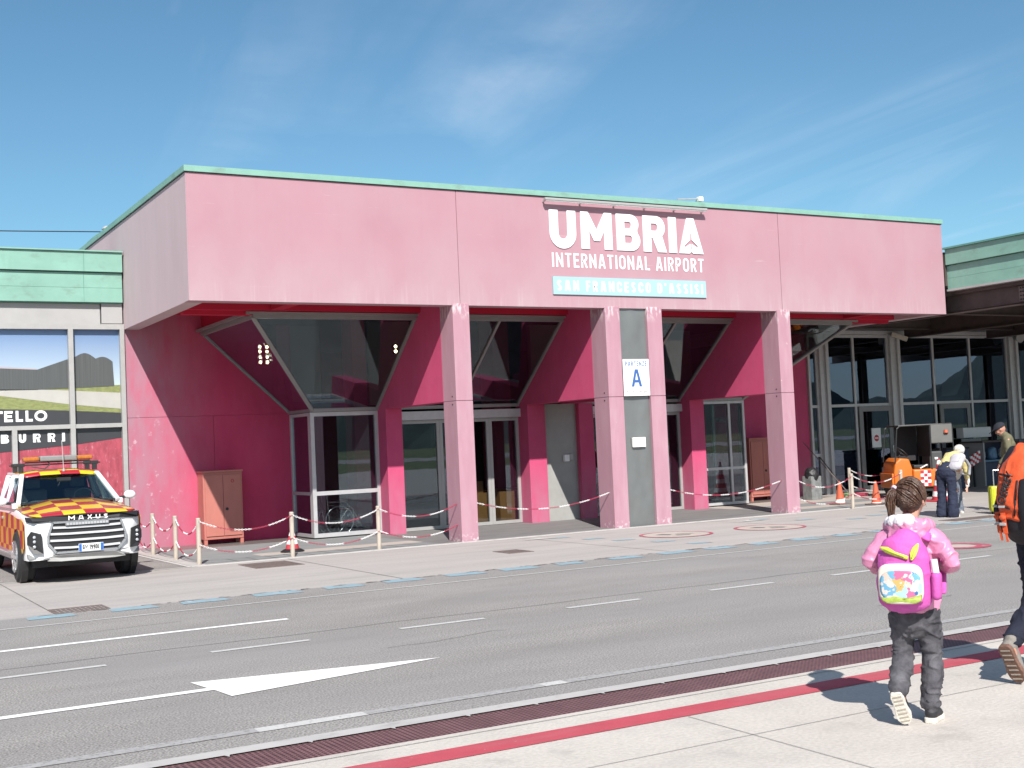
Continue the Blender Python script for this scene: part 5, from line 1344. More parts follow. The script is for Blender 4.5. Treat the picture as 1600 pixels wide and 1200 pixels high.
k = MB(); k.bar((-.66, .41, 1.085), (.66, .41, 1.085), .05, .02); k.build('wiper_cowl', M['black'], tk, local=True)
for s in (-1, 1):
    k = MB(); k.prism([(s * .735, .62, 1.10), (s * .735, 1.27, 1.09), (s * .61, 1.36, 1.46), (s * .575, 1.13, 1.46)], (s * .004, 0, 0)); k.build('side_window', CG, tk, local=True)
    k = MB(); k.prism([(s * .735, 1.36, 1.09), (s * .735, 1.95, 1.09), (s * .61, 1.93, 1.46), (s * .61, 1.45, 1.46)], (s * .004, 0, 0)); k.build('side_window', CG, tk, local=True)
    k = MB(); k.ball((s * .915, .56, 1.135), .09, 14, (1.0, .55, .72)); m_ = k.build('mirror', CW, tk, local=True, smooth='all')
    k = MB(); k.bar((s * .74, .58, 1.09), (s * .88, .57, 1.11), .05, .04); k.build('mirror_arm', M['black'], m_, local=True)
k = MB(); k.box(-.66, .66, .46, .85, .95, 1.09); k.build('dashboard', M['dark_in'], tk, local=True, bevel=.04)
k = MB(); k.box(-.70, .70, .5, 2.05, .80, .90); k.build('cab_floor', M['dark_in'], tk, local=True)
for x in (-.33, .33):
    k = MB(); k.box(x - .2, x + .2, 1.45, 1.58, .9, 1.26); k.box(x - .11, x + .11, 1.50, 1.57, 1.28, 1.42); k.build('seat', mat('grey_seat_fabric', (.07, .07, .075), .9), tk, local=True, bevel=.03)
k = MB(); k.ring((.33, .95, 1.12), (0, -.85, .5), .155, .014, 22, 6); k.build('steering_wheel', M['black'], tk, local=True, smooth='all')
k = MB(); k.box(-.07, .13, .93, .95, 1.38, 1.44); k.build('inner_mirror', M['black'], tk, local=True)
k = MB(); k.box(-.15, .12, .62, .66, 1.092, 1.12); k.build('papers', M['white'], tk, local=True)
# roof bars and light bar
k = MB()
for y in (1.28, 1.85): k.bar((-.62, y, 1.645), (.64, y, 1.645), .03, .022)
for x in (-.53, .55):
    for y in (1.28, 1.85):
        k.box(x - .035, x + .035, y - .03, y + .03, 1.535, 1.66); k.box(x - .055, x + .055, y - .035, y + .035, 1.62, 1.675)
k.build('roof_rack', M['black'], tk, local=True, bevel=.008)
lb_ = MB(); lb_.box(-.26, .28, 1.2, 1.40, 1.695, 1.775); lb_ = lb_.build('light_bar', M['steel_grey'], tk, local=True, bevel=.02)
for a, c in ((-.50, -.265), (.285, .52)):
    k = MB(); k.box(a, c, 1.21, 1.39, 1.70, 1.765); k.build('amber_lens', M['amber'], lb_, local=True, bevel=.035, seg=3)
k = MB(); k.box(-.46, .48, 1.25, 1.35, 1.67, 1.693); k.build('light_bar_foot', M['black'], lb_, local=True)
for x in (.06,):
    k = MB(); k.cyl((x, 1.1, 1.54), (x - .01, 1.14, 2.0), .006, n=6); k.cyl((x, 1.1, 1.53), (x, 1.1, 1.57), .02, .012, 8); k.build('antenna', M['panel_grey'], tk, local=True)
k = MB(); k.tube([(-.38, 1.25, 1.62), (-.2, 1.2, 1.58), (-.12, 1.22, 1.64), (-.14, 1.28, 1.70)], .009, 6); k.build('cable', M['black'], tk, local=True)

# ================================================================ PEOPLE (local: x right, y forward, z up)
def cloth(name, col, rough=.8, var=.15, scale=9, bump=.25, bscale=24, **k): return mat(name, col, rough, var=var, scale=scale, bump=bump, bscale=bscale, spec=.3, **k)
def hand(mb, w, d, side, r=.010, ln=.075, up_=(0, 0, 1), curl=.5):
    """Palm, four unequal fingers and a thumb, added to a body builder; w wrist, d direction, side is the thumb side vector."""
    w = Vector(w); d = Vector(d).normalized(); s = (Vector(side) - d * d.dot(Vector(side))).normalized(); n_ = d.cross(s)
    mb.loft([(w, (r * 2.0, r * 1.7)), (w + d * ln * .5, (r * 3.0, r * 1.5)), (w + d * ln, (r * 3.0, r * 1.3))], 10, tuple(n_))
    for i, L in enumerate((.85, 1.0, .95, .75)):
        b = w + d * ln * 1.02 + s * r * (2.6 - 1.75 * i)
        m1 = b + (d * .9 + n_ * curl * .5).normalized() * ln * .42 * L; m2 = m1 + (d * .6 + n_ * curl).normalized() * ln * .34 * L; m3 = m2 + (d * .2 + n_ * curl * 1.3).normalized() * ln * .22 * L
        mb.loft([(b, r * .92), (m1, r * .86), (m2, r * .78), (m3, r * .68)], 8)
    b = w + d * ln * .28 + s * r * 2.6
    mb.loft([(b, r * 1.1), (b + (d + s * .9).normalized() * ln * .42, r * 1.0), (b + (d + s * .9).normalized() * ln * .42 + (d + s * .1 + n_ * .3).normalized() * ln * .36, r * .8)], 8)
def head(mb, c, sz, yaw=0, pit=0):
    """Skull, jaw, nose, ears, neck stub and lips, facing +y then turned by yaw (to the right) and pitched down by pit."""
    q = MB(); h = sz
    q.ball((0, -.02 * h, .06 * h), .5 * h, 18, (.70, .86, .86)); q.loft([((0, .10 * h, -.02 * h), (.30 * h, .28 * h)), ((0, .16 * h, -.26 * h), (.24 * h, .20 * h)), ((0, .21 * h, -.40 * h), (.13 * h, .12 * h))], 16)
    q.loft([((0, .40 * h, .08 * h), .035 * h), ((0, .455 * h, -.06 * h), .05 * h), ((0, .43 * h, -.10 * h), .06 * h)], 8)
    for s in (-1, 1):
        q.ball((s * .355 * h, -.02 * h, -.02 * h), .13 * h, 10, (.35, .6, 1)); q.ball((s * .14 * h, .34 * h, .03 * h), .06 * h, 8); q.ball((s * .21 * h, .26 * h, -.10 * h), .10 * h, 8)
    q.ball((0, .36 * h, -.22 * h), .07 * h, 8, (1.4, .7, .5))
    m_ = Matrix.Translation(Vector(c)) @ Matrix.Rotation(-yaw, 4, 'Z') @ Matrix.Rotation(-pit, 4, 'X')
    mb.add([m_ @ Vector(p) for p in q.v], q.f)
    return m_
def xf(m_, mb, src): mb.add([m_ @ Vector(p) for p in src.v], src.f)
def eyes(m_, h, par):
    k_ = MB()
    for s in (-1, 1): xf(m_, k_, MB().ball((s * .145 * h, .375 * h, .04 * h), .04 * h, 8, (1.2, .6, .7)))
    k_.build('eyes', M['black'], par, local=True, smooth='all')

# ---------------- girl
body = MB()
hm = head(body, (.015, .035, 1.235), .205, R(18), R(6))
body.loft([((0, 0, .98), (.05, .045)), ((0, .01, 1.08), (.042, .042)), ((.01, .025, 1.17), (.045, .045))], 12)
body.loft([((0, 0, .62), (.11, .085)), ((0, 0, .80), (.10, .075)), ((0, 0, .98), (.12, .075)), ((0, 0, 1.03), (.09, .06))], 14)
for s in (-1, 1):
    body.loft([((s * .12, 0, 1.0), .035), ((s * .215, -.05, .89), .028), ((s * .175, .10, .855), .022)], 10)
    hand(body, (s * .175, .10, .855), (-s * .55, .6, .2), (0, .2, 1), .0085, .062)
body.loft([((.07, 0, .62), .07), ((.07, .05, .36), .045), ((.055, .01, .10), .032)], 10); body.loft([((.055, .0, .06), .03), ((.07, .11, .035), .026)], 8)
body.loft([((-.07, 0, .62), .07), ((-.075, .02, .37), .045), ((-.085, -.15, .20), .032)], 10); body.loft([((-.085, -.17, .18), .03), ((-.075, -.10, .06), .026)], 8)
girl = sculpt('person', body, M['skin'], None, .0062, 3)
tag(girl, 'girl with ponytail in pink jacket, grey jeans, lifting her left heel as she walks away', 'person')
eyes(hm, .205, girl)
jean = mat('washed_grey_jeans', (.042, .040, .048), .85, var=.2, scale=7, bump=.3, bscale=200, col2=(.15, .145, .16), lo=.40, hi=.72)
k = MB()
k.loft([((0, -.005, .555), (.120, .10)), ((0, -.01, .62), (.130, .108)), ((0, 0, .72), (.13, .10))], 16)
k.loft([((.066, -.005, .60), (.072, .088)), ((.070, .03, .47), (.066, .074)), ((.072, .05, .36), (.056, .060)), ((.068, .03, .22), (.058, .060)), ((.060, .01, .13), (.050, .052)), ((.058, .005, .095), (.052, .056))], 14)
k.loft([((-.064, -.005, .60), (.073, .088)), ((-.070, .02, .47), (.066, .074)), ((-.076, .025, .375), (.057, .060)), ((-.082, -.065, .285), (.060, .062)), ((-.085, -.13, .225), (.052, .054)), ((-.086, -.145, .205), (.054, .056))], 14)
sculpt('trousers', k, jean, girl, .006, 3, .004, 13, 3, (1, 1, 1.8), ridge=.012)
jm = mat('glossy_pink_rain_jacket', (.60, .23, .37), .36, var=.1, scale=5, spec=.5, bump=.5, bscale=16)
k = MB()
k.loft([((0, 0, .685), (.152, .128)), ((0, 0, .72), (.150, .122)), ((0, 0, .82), (.14, .112)), ((0, 0, .95), (.146, .102)), ((0, .0, 1.03), (.135, .085)), ((0, .01, 1.07), (.075, .065))], 18)
for s in (-1, 1):
    k.loft([((s * .100, -.005, 1.015), (.066, .066)), ((s * .150, -.02, .98), (.060, .060)), ((s * .196, -.05, .935), (.050, .050)), ((s * .218, -.055, .89), (.045, .045)), ((s * .205, .02, .865), (.043, .043)), ((s * .18, .095, .855), (.048, .048))], 14)
sculpt('jacket', k, jm, girl, .0055, 2, .004, 12, 5, ridge=.013)
k = MB()
for i in range(9):
    a = R(-200 + 220 * i / 8)
    k.ball((.098 * math.cos(a), -.005 + .085 * math.sin(a), 1.085 - .018 * math.sin(a)), .043, 10)
k.loft([((-.06, -.075, 1.06), (.06, .035)), ((0, -.10, 1.02), (.07, .04)), ((.06, -.075, 1.06), (.06, .035))], 10)
sculpt('hood', k, jm, girl, .006, 3, .006, 15, 9, ridge=.010)
k = MB()
for i in range(6):
    a = R(-215 + 130 * i / 5); k.ball((.098 * math.cos(a), -.012 + .09 * math.sin(a), 1.105 - .02 * math.sin(a)), .039, 10)
sculpt('hood_lining', k, cloth('white_fleece', (.70, .66, .69), .95, .10), girl, .0065, 9, .005, 40, 4)
hairm = mat('brown_hair', (.050, .022, .014), .42, var=.35, scale=9, stretch=(7, 7, .6), bump=.5, bscale=34, spec=.5, col2=(.115, .058, .034), lo=.4, hi=.7)
h = MB(); q = MB()
q.ball((0, -.045 * .205, .075 * .205), .520 * .205, 20, (.74, .88, .88)); q.ball((0, -.055, .02), .070, 14, (1.0, .8, 1.05)); q.ball((0, -.04, -.035), .055, 12, (1, .8, .9))
xf(hm, h, q)
hr = sculpt('hair', h, hairm, girl, .0055, 2, .002, 26, 2, (2.2, 2.2, .5))
bm = bmesh.new(); bm.from_mesh(hr.data); inv = hm.inverted()
kill = [v for v in bm.verts if (lambda p: p.y > .035 and p.z < .075 or (p.y > -.01 and p.z < -.005))(inv @ v.co)]
bmesh.ops.delete(bm, geom=kill, context='VERTS'); bm.to_mesh(hr.data); bm.free()
TIE = Vector((-.060, -.075, .052))           # in the head's own space
rr = random.Random(21); k = MB(); ec = Vector((0, -.012, .018)); ea = Vector((.083, .098, .100))
def onskull(v, lift=0): 
    n_ = Vector((v.x / ea.x, v.y / ea.y, v.z / ea.z)); return Vector((n_.x * ea.x, n_.y * ea.y, n_.z * ea.z)) / max(n_.length, .01) * (1.02 + lift)
for i in range(230):
    t = i / 230; an = 2 * math.pi * t + rr.uniform(-.03, .03)
    st_ = Vector((math.sin(an) * ea.x, math.cos(an) * ea.y, 0)); st_.z = .045 * max(0, math.cos(an)) - .075 * max(0, -math.cos(an)) - .02 + rr.uniform(-.018, .018)
    e_ = TIE - ec + Vector((rr.uniform(-.008, .008), rr.uniform(-.008, .008), rr.uniform(-.008, .008)))
    nodes = []; lf = rr.uniform(-.01, .05)
    for j in range(8):
        u_ = j / 7; p = st_.lerp(e_, u_) + Vector((0, 0, .10 * math.sin(math.pi * u_) * max(0, math.cos(an) + .55))); p = onskull(p, lf * math.sin(math.pi * u_)); nodes.append(hm @ (p + ec))
    for a_, b_, r1, r2 in zip(nodes, nodes[1:], (.003, .0042, .0046, .0046, .0044, .004, .0036), (.0042, .0046, .0046, .0044, .004, .0036, .003)): k.cyl(a_, b_, r1, r2, 5, False)
for i in range(26):                           # loose hairs
    an = rr.uniform(0, 6.28); p = onskull(Vector((math.sin(an) * ea.x, math.cos(an) * ea.y, rr.uniform(-.05, .09))), .02)
    q_ = p + Vector((rr.uniform(-.03, .03), rr.uniform(-.03, .02), rr.uniform(-.02, .03))); k.cyl(hm @ (p + ec), hm @ (q_ + ec), .0012, .0006, 4, False)
k.build('hair_locks', hairm, girl, local=True, smooth='all')
k = MB(); tw = hm @ TIE
for i in range(75):
    an = rr.uniform(0, 6.28); ra = rr.random() ** .6; o_ = Vector((math.cos(an) * ra, math.sin(an) * ra, 0))
    L = rr.uniform(.80, 1.08); pts = []
    for j in range(7):
        u_ = j / 6; w = (.010 + .026 * math.sin(math.pi * min(1, u_ * .8 + .1))) * (1 - .35 * u_)
        pts.append(tw + Vector((-.026 * math.sin(u_ * 2.2), -.030 * math.sin(u_ * 2.0) , .012 * math.sin(u_ * 3) - .185 * L * u_ ** 1.25)) + Vector((o_.x * w, o_.y * w, 0)) + Vector((rr.uniform(-.003, .003), rr.uniform(-.003, .003), 0)))
    for j in range(6): k.cyl(pts[j], pts[j + 1], .0048 * (1 - .09 * j), .0048 * (1 - .09 * (j + 1)), 5, False)
k.build('ponytail', hairm, girl, local=True, smooth='all')
k = MB(); k.ring(tuple(hm @ TIE), (-.6, -.6, -.5), .017, .009, 16, 8); k.build('hair_tie', cloth('pale_pink_hair_tie', (.80, .55, .68), .8), girl, local=True, smooth='all')
shoe = mat('black_sneaker_fabric', (.022, .022, .026), .6, var=.2, scale=60); sole = mat('cream_shoe_sole', (.66, .62, .54), .7, var=.1, scale=30, bump=.3, bscale=90)
def foot(par, ankle, heel, toe, up_, w, sm, so, nm='shoe'):
    """One shoe from heel to toe with its own sole; up_ points from the sole to the instep."""
    heel = Vector(heel); toe = Vector(toe); u = Vector(up_).normalized(); d = (toe - heel).normalized(); u = (u - d * u.dot(d)).normalized(); L = (toe - heel).length
    s = d.cross(u); k_ = MB()
    k_.loft([(heel + d * .04 + u * .045, (w * .46, .05)), (heel + d * L * .3 + u * .05, (w * .46, .052)), (heel + d * L * .62 + u * .035, (w * .52, .036)), (toe - d * .035 + u * .025, (w * .42, .025))], 12, tuple(u))
    k_.loft([(heel + d * .05 + u * .06, (w * .42, .045)), (Vector(ankle), (w * .44, .045))], 12, tuple(d))
    o_ = sculpt(nm, k_, sm, par, .0065, 2)
    pr = []
    for t_, wd in ((0, .26), (.04, .38), (.15, .46), (.35, .42), (.5, .44), (.7, .54), (.85, .48), (.95, .32), (1, .16)): pr.append((t_, wd))
    top = [heel + d * L * t_ + s * w * wd for t_, wd in pr] + [heel + d * L * t_ - s * w * wd for t_, wd in pr[::-1]]
    k_ = MB(); k_.prism([p - u * .006 for p in top], u * .030); so_ = k_.build('sole', so, o_, local=True, bevel=.006)
    k_ = MB()
    for t_ in (.12, .24, .36, .52, .64, .76, .88): k_.bar(heel + d * L * t_ - s * w * .3 - u * .0065, heel + d * L * t_ + s * w * .3 - u * .0065, .008, .004, tuple(u))
    k_.build('tread', mat('sole_tread', (.36, .32, .27), .8), o_, local=True)
    return o_
foot(girl, (.057, .0, .115), (.052, -.045, .006), (.085, .155, .006), (0, 0, 1), .078, shoe, sole)
foot(girl, (-.086, -.145, .215), (-.100, -.205, .195), (-.060, -.125, .012), (-.12, .92, .38), .080, shoe, sole)
girl.location = (5.40, 5.00, 0); girl.rotation_euler = (0, 0, R(-54))
# backpack (world placed through the same rotation)
bp = thing('school_backpack', 'pink school backpack with printed front pocket on the girl', 'backpack', (5.40, 5.00, 0))
pinkb = cloth('magenta_backpack_fabric', (.54, .10, .38), .65, .1, 8, .2, 60)
k = MB(); k.loft([((-.055, -.185, .685), (.155, .075)), ((-.055, -.19, .80), (.162, .085)), ((-.05, -.185, .95), (.15, .08)), ((-.04, -.175, 1.02), (.125, .07)), ((-.03, -.165, 1.055), (.08, .05))], 22)
sculpt('main_bag', k, pinkb, bp, .008, 5, .004, 9, 2, ridge=.006)
k = MB(); k.loft([((-.065, -.255, .695), (.128, .03)), ((-.065, -.268, .79), (.136, .038)), ((-.06, -.262, .87), (.128, .034)), ((-.058, -.25, .905), (.10, .026))], 20)
sculpt('front_pocket', k, pinkb, bp, .008, 4)
# printed pocket panel: plain patches of colour only
def patch(nm, pts, m, yoff, par=bp):
    k_ = MB(); c = Vector((sum(p[0] for p in pts) / len(pts), 0, sum(p[1] for p in pts) / len(pts)))
    def yy(x, z): 
        a = max(0, 1 - ((x + .064) / .15) ** 2) ** .5; b = 1 - ((z - .80) / .22) ** 2 * .35
        return -.262 - .046 * a * b - yoff
    n_ = 10; vs = []; N_ = len(pts)
    for r_ in range(n_ + 1):
        for x, z in pts:
            px_, pz_ = c.x + (x - c.x) * r_ / n_, c.z + (z - c.z) * r_ / n_; vs.append((px_, yy(px_, pz_), pz_))
    fs = [(r_ * N_ + i, r_ * N_ + (i + 1) % N_, (r_ + 1) * N_ + (i + 1) % N_, (r_ + 1) * N_ + i) for r_ in range(n_) for i in range(N_)]
    k_.add(vs, fs); o_ = k_.build(nm, m, par, local=True, smooth='all')
    sd = o_.modifiers.new('thickness', 'SOLIDIFY'); sd.thickness = .002; return o_
blob = lambda cx, cz, rx, rz, n=18, e=2.6: [(cx + rx * math.copysign(abs(math.cos(2 * math.pi * i / n)) ** (2 / e), math.cos(2 * math.pi * i / n)), cz + rz * math.copysign(abs(math.sin(2 * math.pi * i / n)) ** (2 / e), math.sin(2 * math.pi * i / n))) for i in range(n)]
patch('printed_panel', blob(-.064, .797, .130, .118, 28, 4), mat('cream_print', (.70, .60, .54), .5, var=.12, scale=20), .004)
patch('printed_meadow', [(-.182, .715), (-.10, .725), (.0, .715), (.054, .735), (.050, .70), (.02, .684), (-.15, .684), (-.176, .70)], mat('green_print', (.33, .42, .08), .5, var=.25, scale=40), .007)
def print_mat():
    m = mat('abstract_pocket_print', (.7, .6, .5), .5, var=.05); n = m.node_tree.nodes; l = m.node_tree.links
    t_ = n.new('ShaderNodeTexCoord'); nz = n.new('ShaderNodeTexNoise'); nz.inputs['Scale'].default_value = 16; nz.inputs['Detail'].default_value = 3
    mx = n.new('ShaderNodeMix'); mx.data_type = 'RGBA'; mx.inputs[0].default_value = .16
    v = n.new('ShaderNodeTexVoronoi'); v.inputs['Scale'].default_value = 21
    cr = n.new('ShaderNodeValToRGB'); cr.color_ramp.interpolation = 'CONSTANT'; sp = n.new('ShaderNodeSeparateColor')
    cols = [(0, (.62, .54, .50)), (.2, (.55, .36, .12)), (.36, (.14, .36, .52)), (.52, (.55, .13, .27)), (.64, (.04, .13, .34)), (.76, (.58, .47, .40)), (.9, (.35, .55, .62))]
    e = cr.color_ramp.elements
    e[0].position, e[0].color = 0, (*cols[0][1], 1); e[1].position, e[1].color = cols[1][0], (*cols[1][1], 1)
    for p_, c_ in cols[2:]: q_ = e.new(p_); q_.color = (*c_, 1)
    l.new(t_.outputs['Object'], nz.inputs['Vector']); l.new(t_.outputs['Object'], mx.inputs[6]); l.new(nz.outputs['Color'], mx.inputs[7]); l.new(mx.outputs[2], v.inputs['Vector'])
    l.new(v.outputs['Color'], sp.inputs[0]); l.new(sp.outputs[0], cr.inputs[0]); l.new(cr.outputs[0], n['Principled BSDF'].inputs['Base Color']); return m
patch('printed_picture', blob(-.064, .785, .120, .090, 28, 3), print_mat(), .0055)
lime = mat('lime_print', (.56, .62, .07), .5, var=.2, scale=40)
limd = mat('dark_lime_print', (.30, .40, .05), .5, var=.2, scale=40)
for nm_, nodes, m_ in (('leaf_print', [((-.172, -.232, 1.0), .008), ((-.135, -.264, .990), .019), ((-.09, -.274, .968), .013), ((-.02, -.278, .945), .012)], lime), ('leaf_vein', [((-.155, -.262, .994), .003), ((-.10, -.282, .974), .003), ((-.04, -.286, .952), .003)], limd),
                       ('leaf_print', [((.040, -.236, 1.020), .007), ((.026, -.258, .995), .018), ((.012, -.270, .965), .020), ((.004, -.275, .935), .008)], lime), ('leaf_vein', [((.034, -.255, 1.01), .003), ((.019, -.274, .98), .003), ((.007, -.284, .945), .003)], limd)):
    k = MB(); k.loft([(p_, (r_, .006 if nm_ == 'leaf_print' else .004)) for p_, r_ in nodes], 10); k.build(nm_, m_, bp, local=True, smooth='all')
k = MB(); k.loft([((.125, -.20, .72), (.03, .05)), ((.13, -.20, .83), (.032, .055))], 12); k.build('side_pocket', pinkb, bp, local=True, smooth='all')
k = MB(); k.cyl((.135, -.215, .80), (.122, -.215, .93), .020, n=12); k.build('white_tag', M['white'], bp, local=True, smooth=True)
for s in (-1, 1):
    k = MB(); k.loft([((s * .085 - .01, -.12, 1.04), (.028, .012)), ((s * .095, -.04, 1.092), (.028, .012)), ((s * .105, .06, 1.05), (.026, .012)), ((s * .115, .125, .93), (.024, .010)), ((s * .14, .09, .80), (.02, .009)), ((s * .15, -.08, .72), (.02, .009))], 10)
    k.build('shoulder_strap', pinkb, bp, local=True, smooth='all')
bp.rotation_euler = (0, 0, R(-54))
bp.scale = (.92, .92, .93); bp.location = (5.40 + .02, 5.00 - .02, .055)

# ---------------- man with the orange backpack
navy = cloth('dark_navy_jeans', (.016, .018, .032), .85, .25, 6, .3, 120)
body = MB(); S_ = 1.0
hm = head(body, (.0, .06, 1.64), .225, R(6), R(10))
body.loft([((0, -.0, 1.36), (.07, .06)), ((0, .03, 1.55), (.058, .058))], 12)
body.loft([((0, 0, .92), (.15, .11)), ((0, 0, 1.12), (.145, .105)), ((0, 0, 1.34), (.17, .10)), ((0, 0, 1.42), (.13, .08))], 14)
body.loft([((-.19, 0, 1.40), .05), ((-.225, -.03, 1.14), .042), ((-.20, .02, .93), .03)], 10); hand(body, (-.20, .02, .93), (.08, .1, -1), (.2, 1, 0), .0105, .085)
body.loft([((.19, 0, 1.40), .05), ((.25, -.02, 1.14), .042), ((.22, .16, 1.02), .03)], 10); hand(body, (.22, .16, 1.02), (-.1, 1, .2), (-1, .2, .3), .0105, .085)
body.loft([((-.09, 0, .92), .09), ((-.095, .02, .50), .06), ((-.11, -.30, .26), .04)], 10); body.loft([((-.11, -.33, .23), .04), ((-.10, -.24, .06), .035)], 8)
body.loft([((.09, 0, .92), .09), ((.09, .14, .50), .06), ((.085, .20, .10), .04)], 10); body.loft([((.085, .19, .06), .035), ((.09, .36, .04), .03)], 8)
man = sculpt('person', body, M['skin_tan'], None, .008, 3)
tag(man, 'man at the right edge in navy clothes walking away, orange hiking pack on his back', 'person'); eyes(hm, .225, man)
q = MB(); q.ball((0, -.012, .018), .123, 18, (.74, .9, .88)); h = MB(); xf(hm, h, q); hr = sculpt('hair', h, mat('short_dark_hair', (.03, .022, .018), .6, var=.3, scale=40), man, .008, 2, .004, 30, 1)
bm = bmesh.new(); bm.from_mesh(hr.data); inv = hm.inverted()
bmesh.ops.delete(bm, geom=[v for v in bm.verts if (lambda p: p.y > .05 and p.z < .075 or p.z < -.05)(inv @ v.co)], context='VERTS'); bm.to_mesh(hr.data); bm.free()
k = MB()
k.loft([((0, -.005, .93), (.175, .13)), ((0, 0, 1.10), (.175, .125)), ((0, 0, 1.32), (.20, .125)), ((0, 0, 1.42), (.17, .10)), ((0, .01, 1.48), (.09, .075))], 18)
k.loft([((-.15, 0, 1.42), .075), ((-.205, -.01, 1.33), .075), ((-.230, -.03, 1.14), .060), ((-.205, .015, .97), .050)], 14); k.loft([((.15, 0, 1.42), .075), ((.205, -.01, 1.33), .075), ((.255, -.02, 1.14), .062), ((.225, .13, 1.03), .052)], 14)
sculpt('jumper', k, cloth('black_navy_jumper', (.014, .015, .022), .8), man, .009, 3, .008, 10, 4)
k = MB()
k.loft([((0, 0, .85), (.165, .13)), ((0, 0, .93), (.165, .125)), ((0, 0, .98), (.16, .12))], 16)
k.loft([((-.09, 0, .86), (.105, .115)), ((-.095, .02, .68), (.092, .10)), ((-.098, .03, .50), (.078, .082)), ((-.105, -.12, .38), (.074, .078)), ((-.11, -.27, .285), (.064, .066))], 14)
k.loft([((.09, 0, .86), (.105, .115)), ((.09, .08, .68), (.092, .10)), ((.09, .14, .50), (.078, .082)), ((.087, .17, .28), (.072, .076)), ((.085, .20, .12), (.068, .07))], 14)
sculpt('trousers', k, navy, man, .008, 3, .006, 11, 8, (1, 1, 1.6), ridge=.014)
k = MB(); k.ring((0, 0, .965), (0, 0, 1), .158, .016, 30, 6); b_ = k.build('belt', M['black'], man, local=True, smooth='all'); b_.scale = (1.05, .80, 1.4); b_.location = (0, 0, -.386)
msh = mat('grey_trainer_fabric', (.20, .18, .16), .7, var=.2, scale=40); mso = mat('brown_shoe_sole', (.16, .085, .06), .7, var=.25, scale=24, bump=.4, bscale=70)
foot(man, (.085, .20, .13), (.082, .12, .006), (.10, .40, .006), (0, 0, 1), .10, msh, mso)
foot(man, (-.11, -.30, .285), (-.120, -.385, .255), (-.095, -.26, .012), (-.06, .9, .42), .102, msh, mso)
mloc = (6.878, 5.243, 0); mrot = R(-80)
man.location = mloc; man.rotation_euler = (0, 0, mrot)
hp = thing('hiking_backpack', 'large orange and black hiking pack with straps at the right edge', 'backpack', mloc)
orf = cloth('orange_pack_nylon', (.60, .09, .03), .5, .1, 7, .2, 50); blk = cloth('black_pack_nylon', (.016, .016, .02), .6, .15)
k = MB(); k.loft([((0, -.21, .975), (.12, .09)), ((0, -.235, 1.04), (.155, .115)), ((0, -.245, 1.16), (.165, .125)), ((0, -.235, 1.30), (.15, .112)), ((0, -.215, 1.40), (.115, .085)), ((0, -.20, 1.455), (.07, .055))], 22)
sculpt('main_bag', k, orf, hp, .008, 4, .006, 8, 3, ridge=.014)
k = MB(); k.loft([((0, -.195, .93), (.15, .07)), ((0, -.225, 1.0), (.175, .12)), ((-.02, -.235, 1.06), (.165, .118))], 18); k.loft([((-.165, -.20, .98), (.04, .06)), ((-.178, -.22, 1.1), (.035, .06)), ((-.17, -.22, 1.18), (.02, .03))], 12); k.loft([((.165, -.20, .98), (.04, .06)), ((.178, -.22, 1.1), (.035, .06)), ((.17, -.22, 1.18), (.02, .03))], 12)
sculpt('base_panel', k, blk, hp, .009, 3)
k = MB(); k.loft([((.06, -.325, 1.0), (.05, .04)), ((.065, -.355, 1.12), (.055, .026)), ((.06, -.335, 1.27), (.045, .022))], 14); k.build('stretch_pocket', blk, hp, local=True, smooth='all')
for x, y in ((-.155, -.285), (-.085, -.345)):
    k = MB(); k.bar((x, y - .012, 1.08), (x + .012, y - .012, .95), .028, .008, (0, 1, 0)); k.ball((x, y - .018, 1.05), .022, 10, (1.1, .6, .8)); k.bar((x + .012, y - .012, .96), (x + .02, y - .006, .90), .014, .006, (0, 1, 0)); k.build('buckle_strap', orf, hp, local=True)
    k = MB(); k.box(x - .02, x + .02, y - .028, y - .010, 1.0, 1.018); k.box(x - .02, x + .02, y - .028, y - .010, 1.11, 1.125); k.build('buckle', M['panel_grey'], hp, local=True, bevel=.003)
for s in (-1, 1):
    k = MB(); k.loft([((s * .08, -.13, 1.47), (.035, .014)), ((s * .11, .0, 1.505), (.035, .014)), ((s * .13, .11, 1.40), (.033, .014)), ((s * .16, .10, 1.15), (.025, .010)), ((s * .175, -.10, 1.03), (.02, .010))], 10); k.build('shoulder_strap', blk, hp, local=True, smooth='all')
k = MB(); k.tube([(-.005, -.366, 1.06), (.012, -.372, 1.16), (.02, -.352, 1.28)], .006, 6); k.build('zip', blk, hp, local=True, smooth='all')
for zz, ww, dd in ((1.10, .166, .128), (1.30, .156, .118)):
    k = MB(); k.tube([(ww * math.cos(R(t_)), -.243 + dd * math.sin(R(t_)) , zz + .02 * math.sin(R(t_ * 2))) for t_ in range(180, 262, 9)], .007, 6); k.build('compression_strap', blk, hp, local=True, smooth='all')
k = MB(); k.loft([((-.155, -.17, 1.02), (.03, .05)), ((-.16, -.16, 1.2), (.028, .05)), ((-.13, -.15, 1.36), (.025, .04))], 10); k.build('side_panel', blk, hp, local=True, smooth='all')
def text_local(nm, s, m, par, org, xax, yax, size, width, depth, bold=.0):
    o_ = text(nm, s, size, m, None, org, xax, yax, depth, bold, width); o_.parent = par; return o_
text_local('lettering', 'OSPREY', M['black'], hp, (-.062, -.374, 1.13), (.33, .03, .94), (-.94, .06, .33), .050, .21, .005, .03)
hp.rotation_euler = (0, 0, mrot)

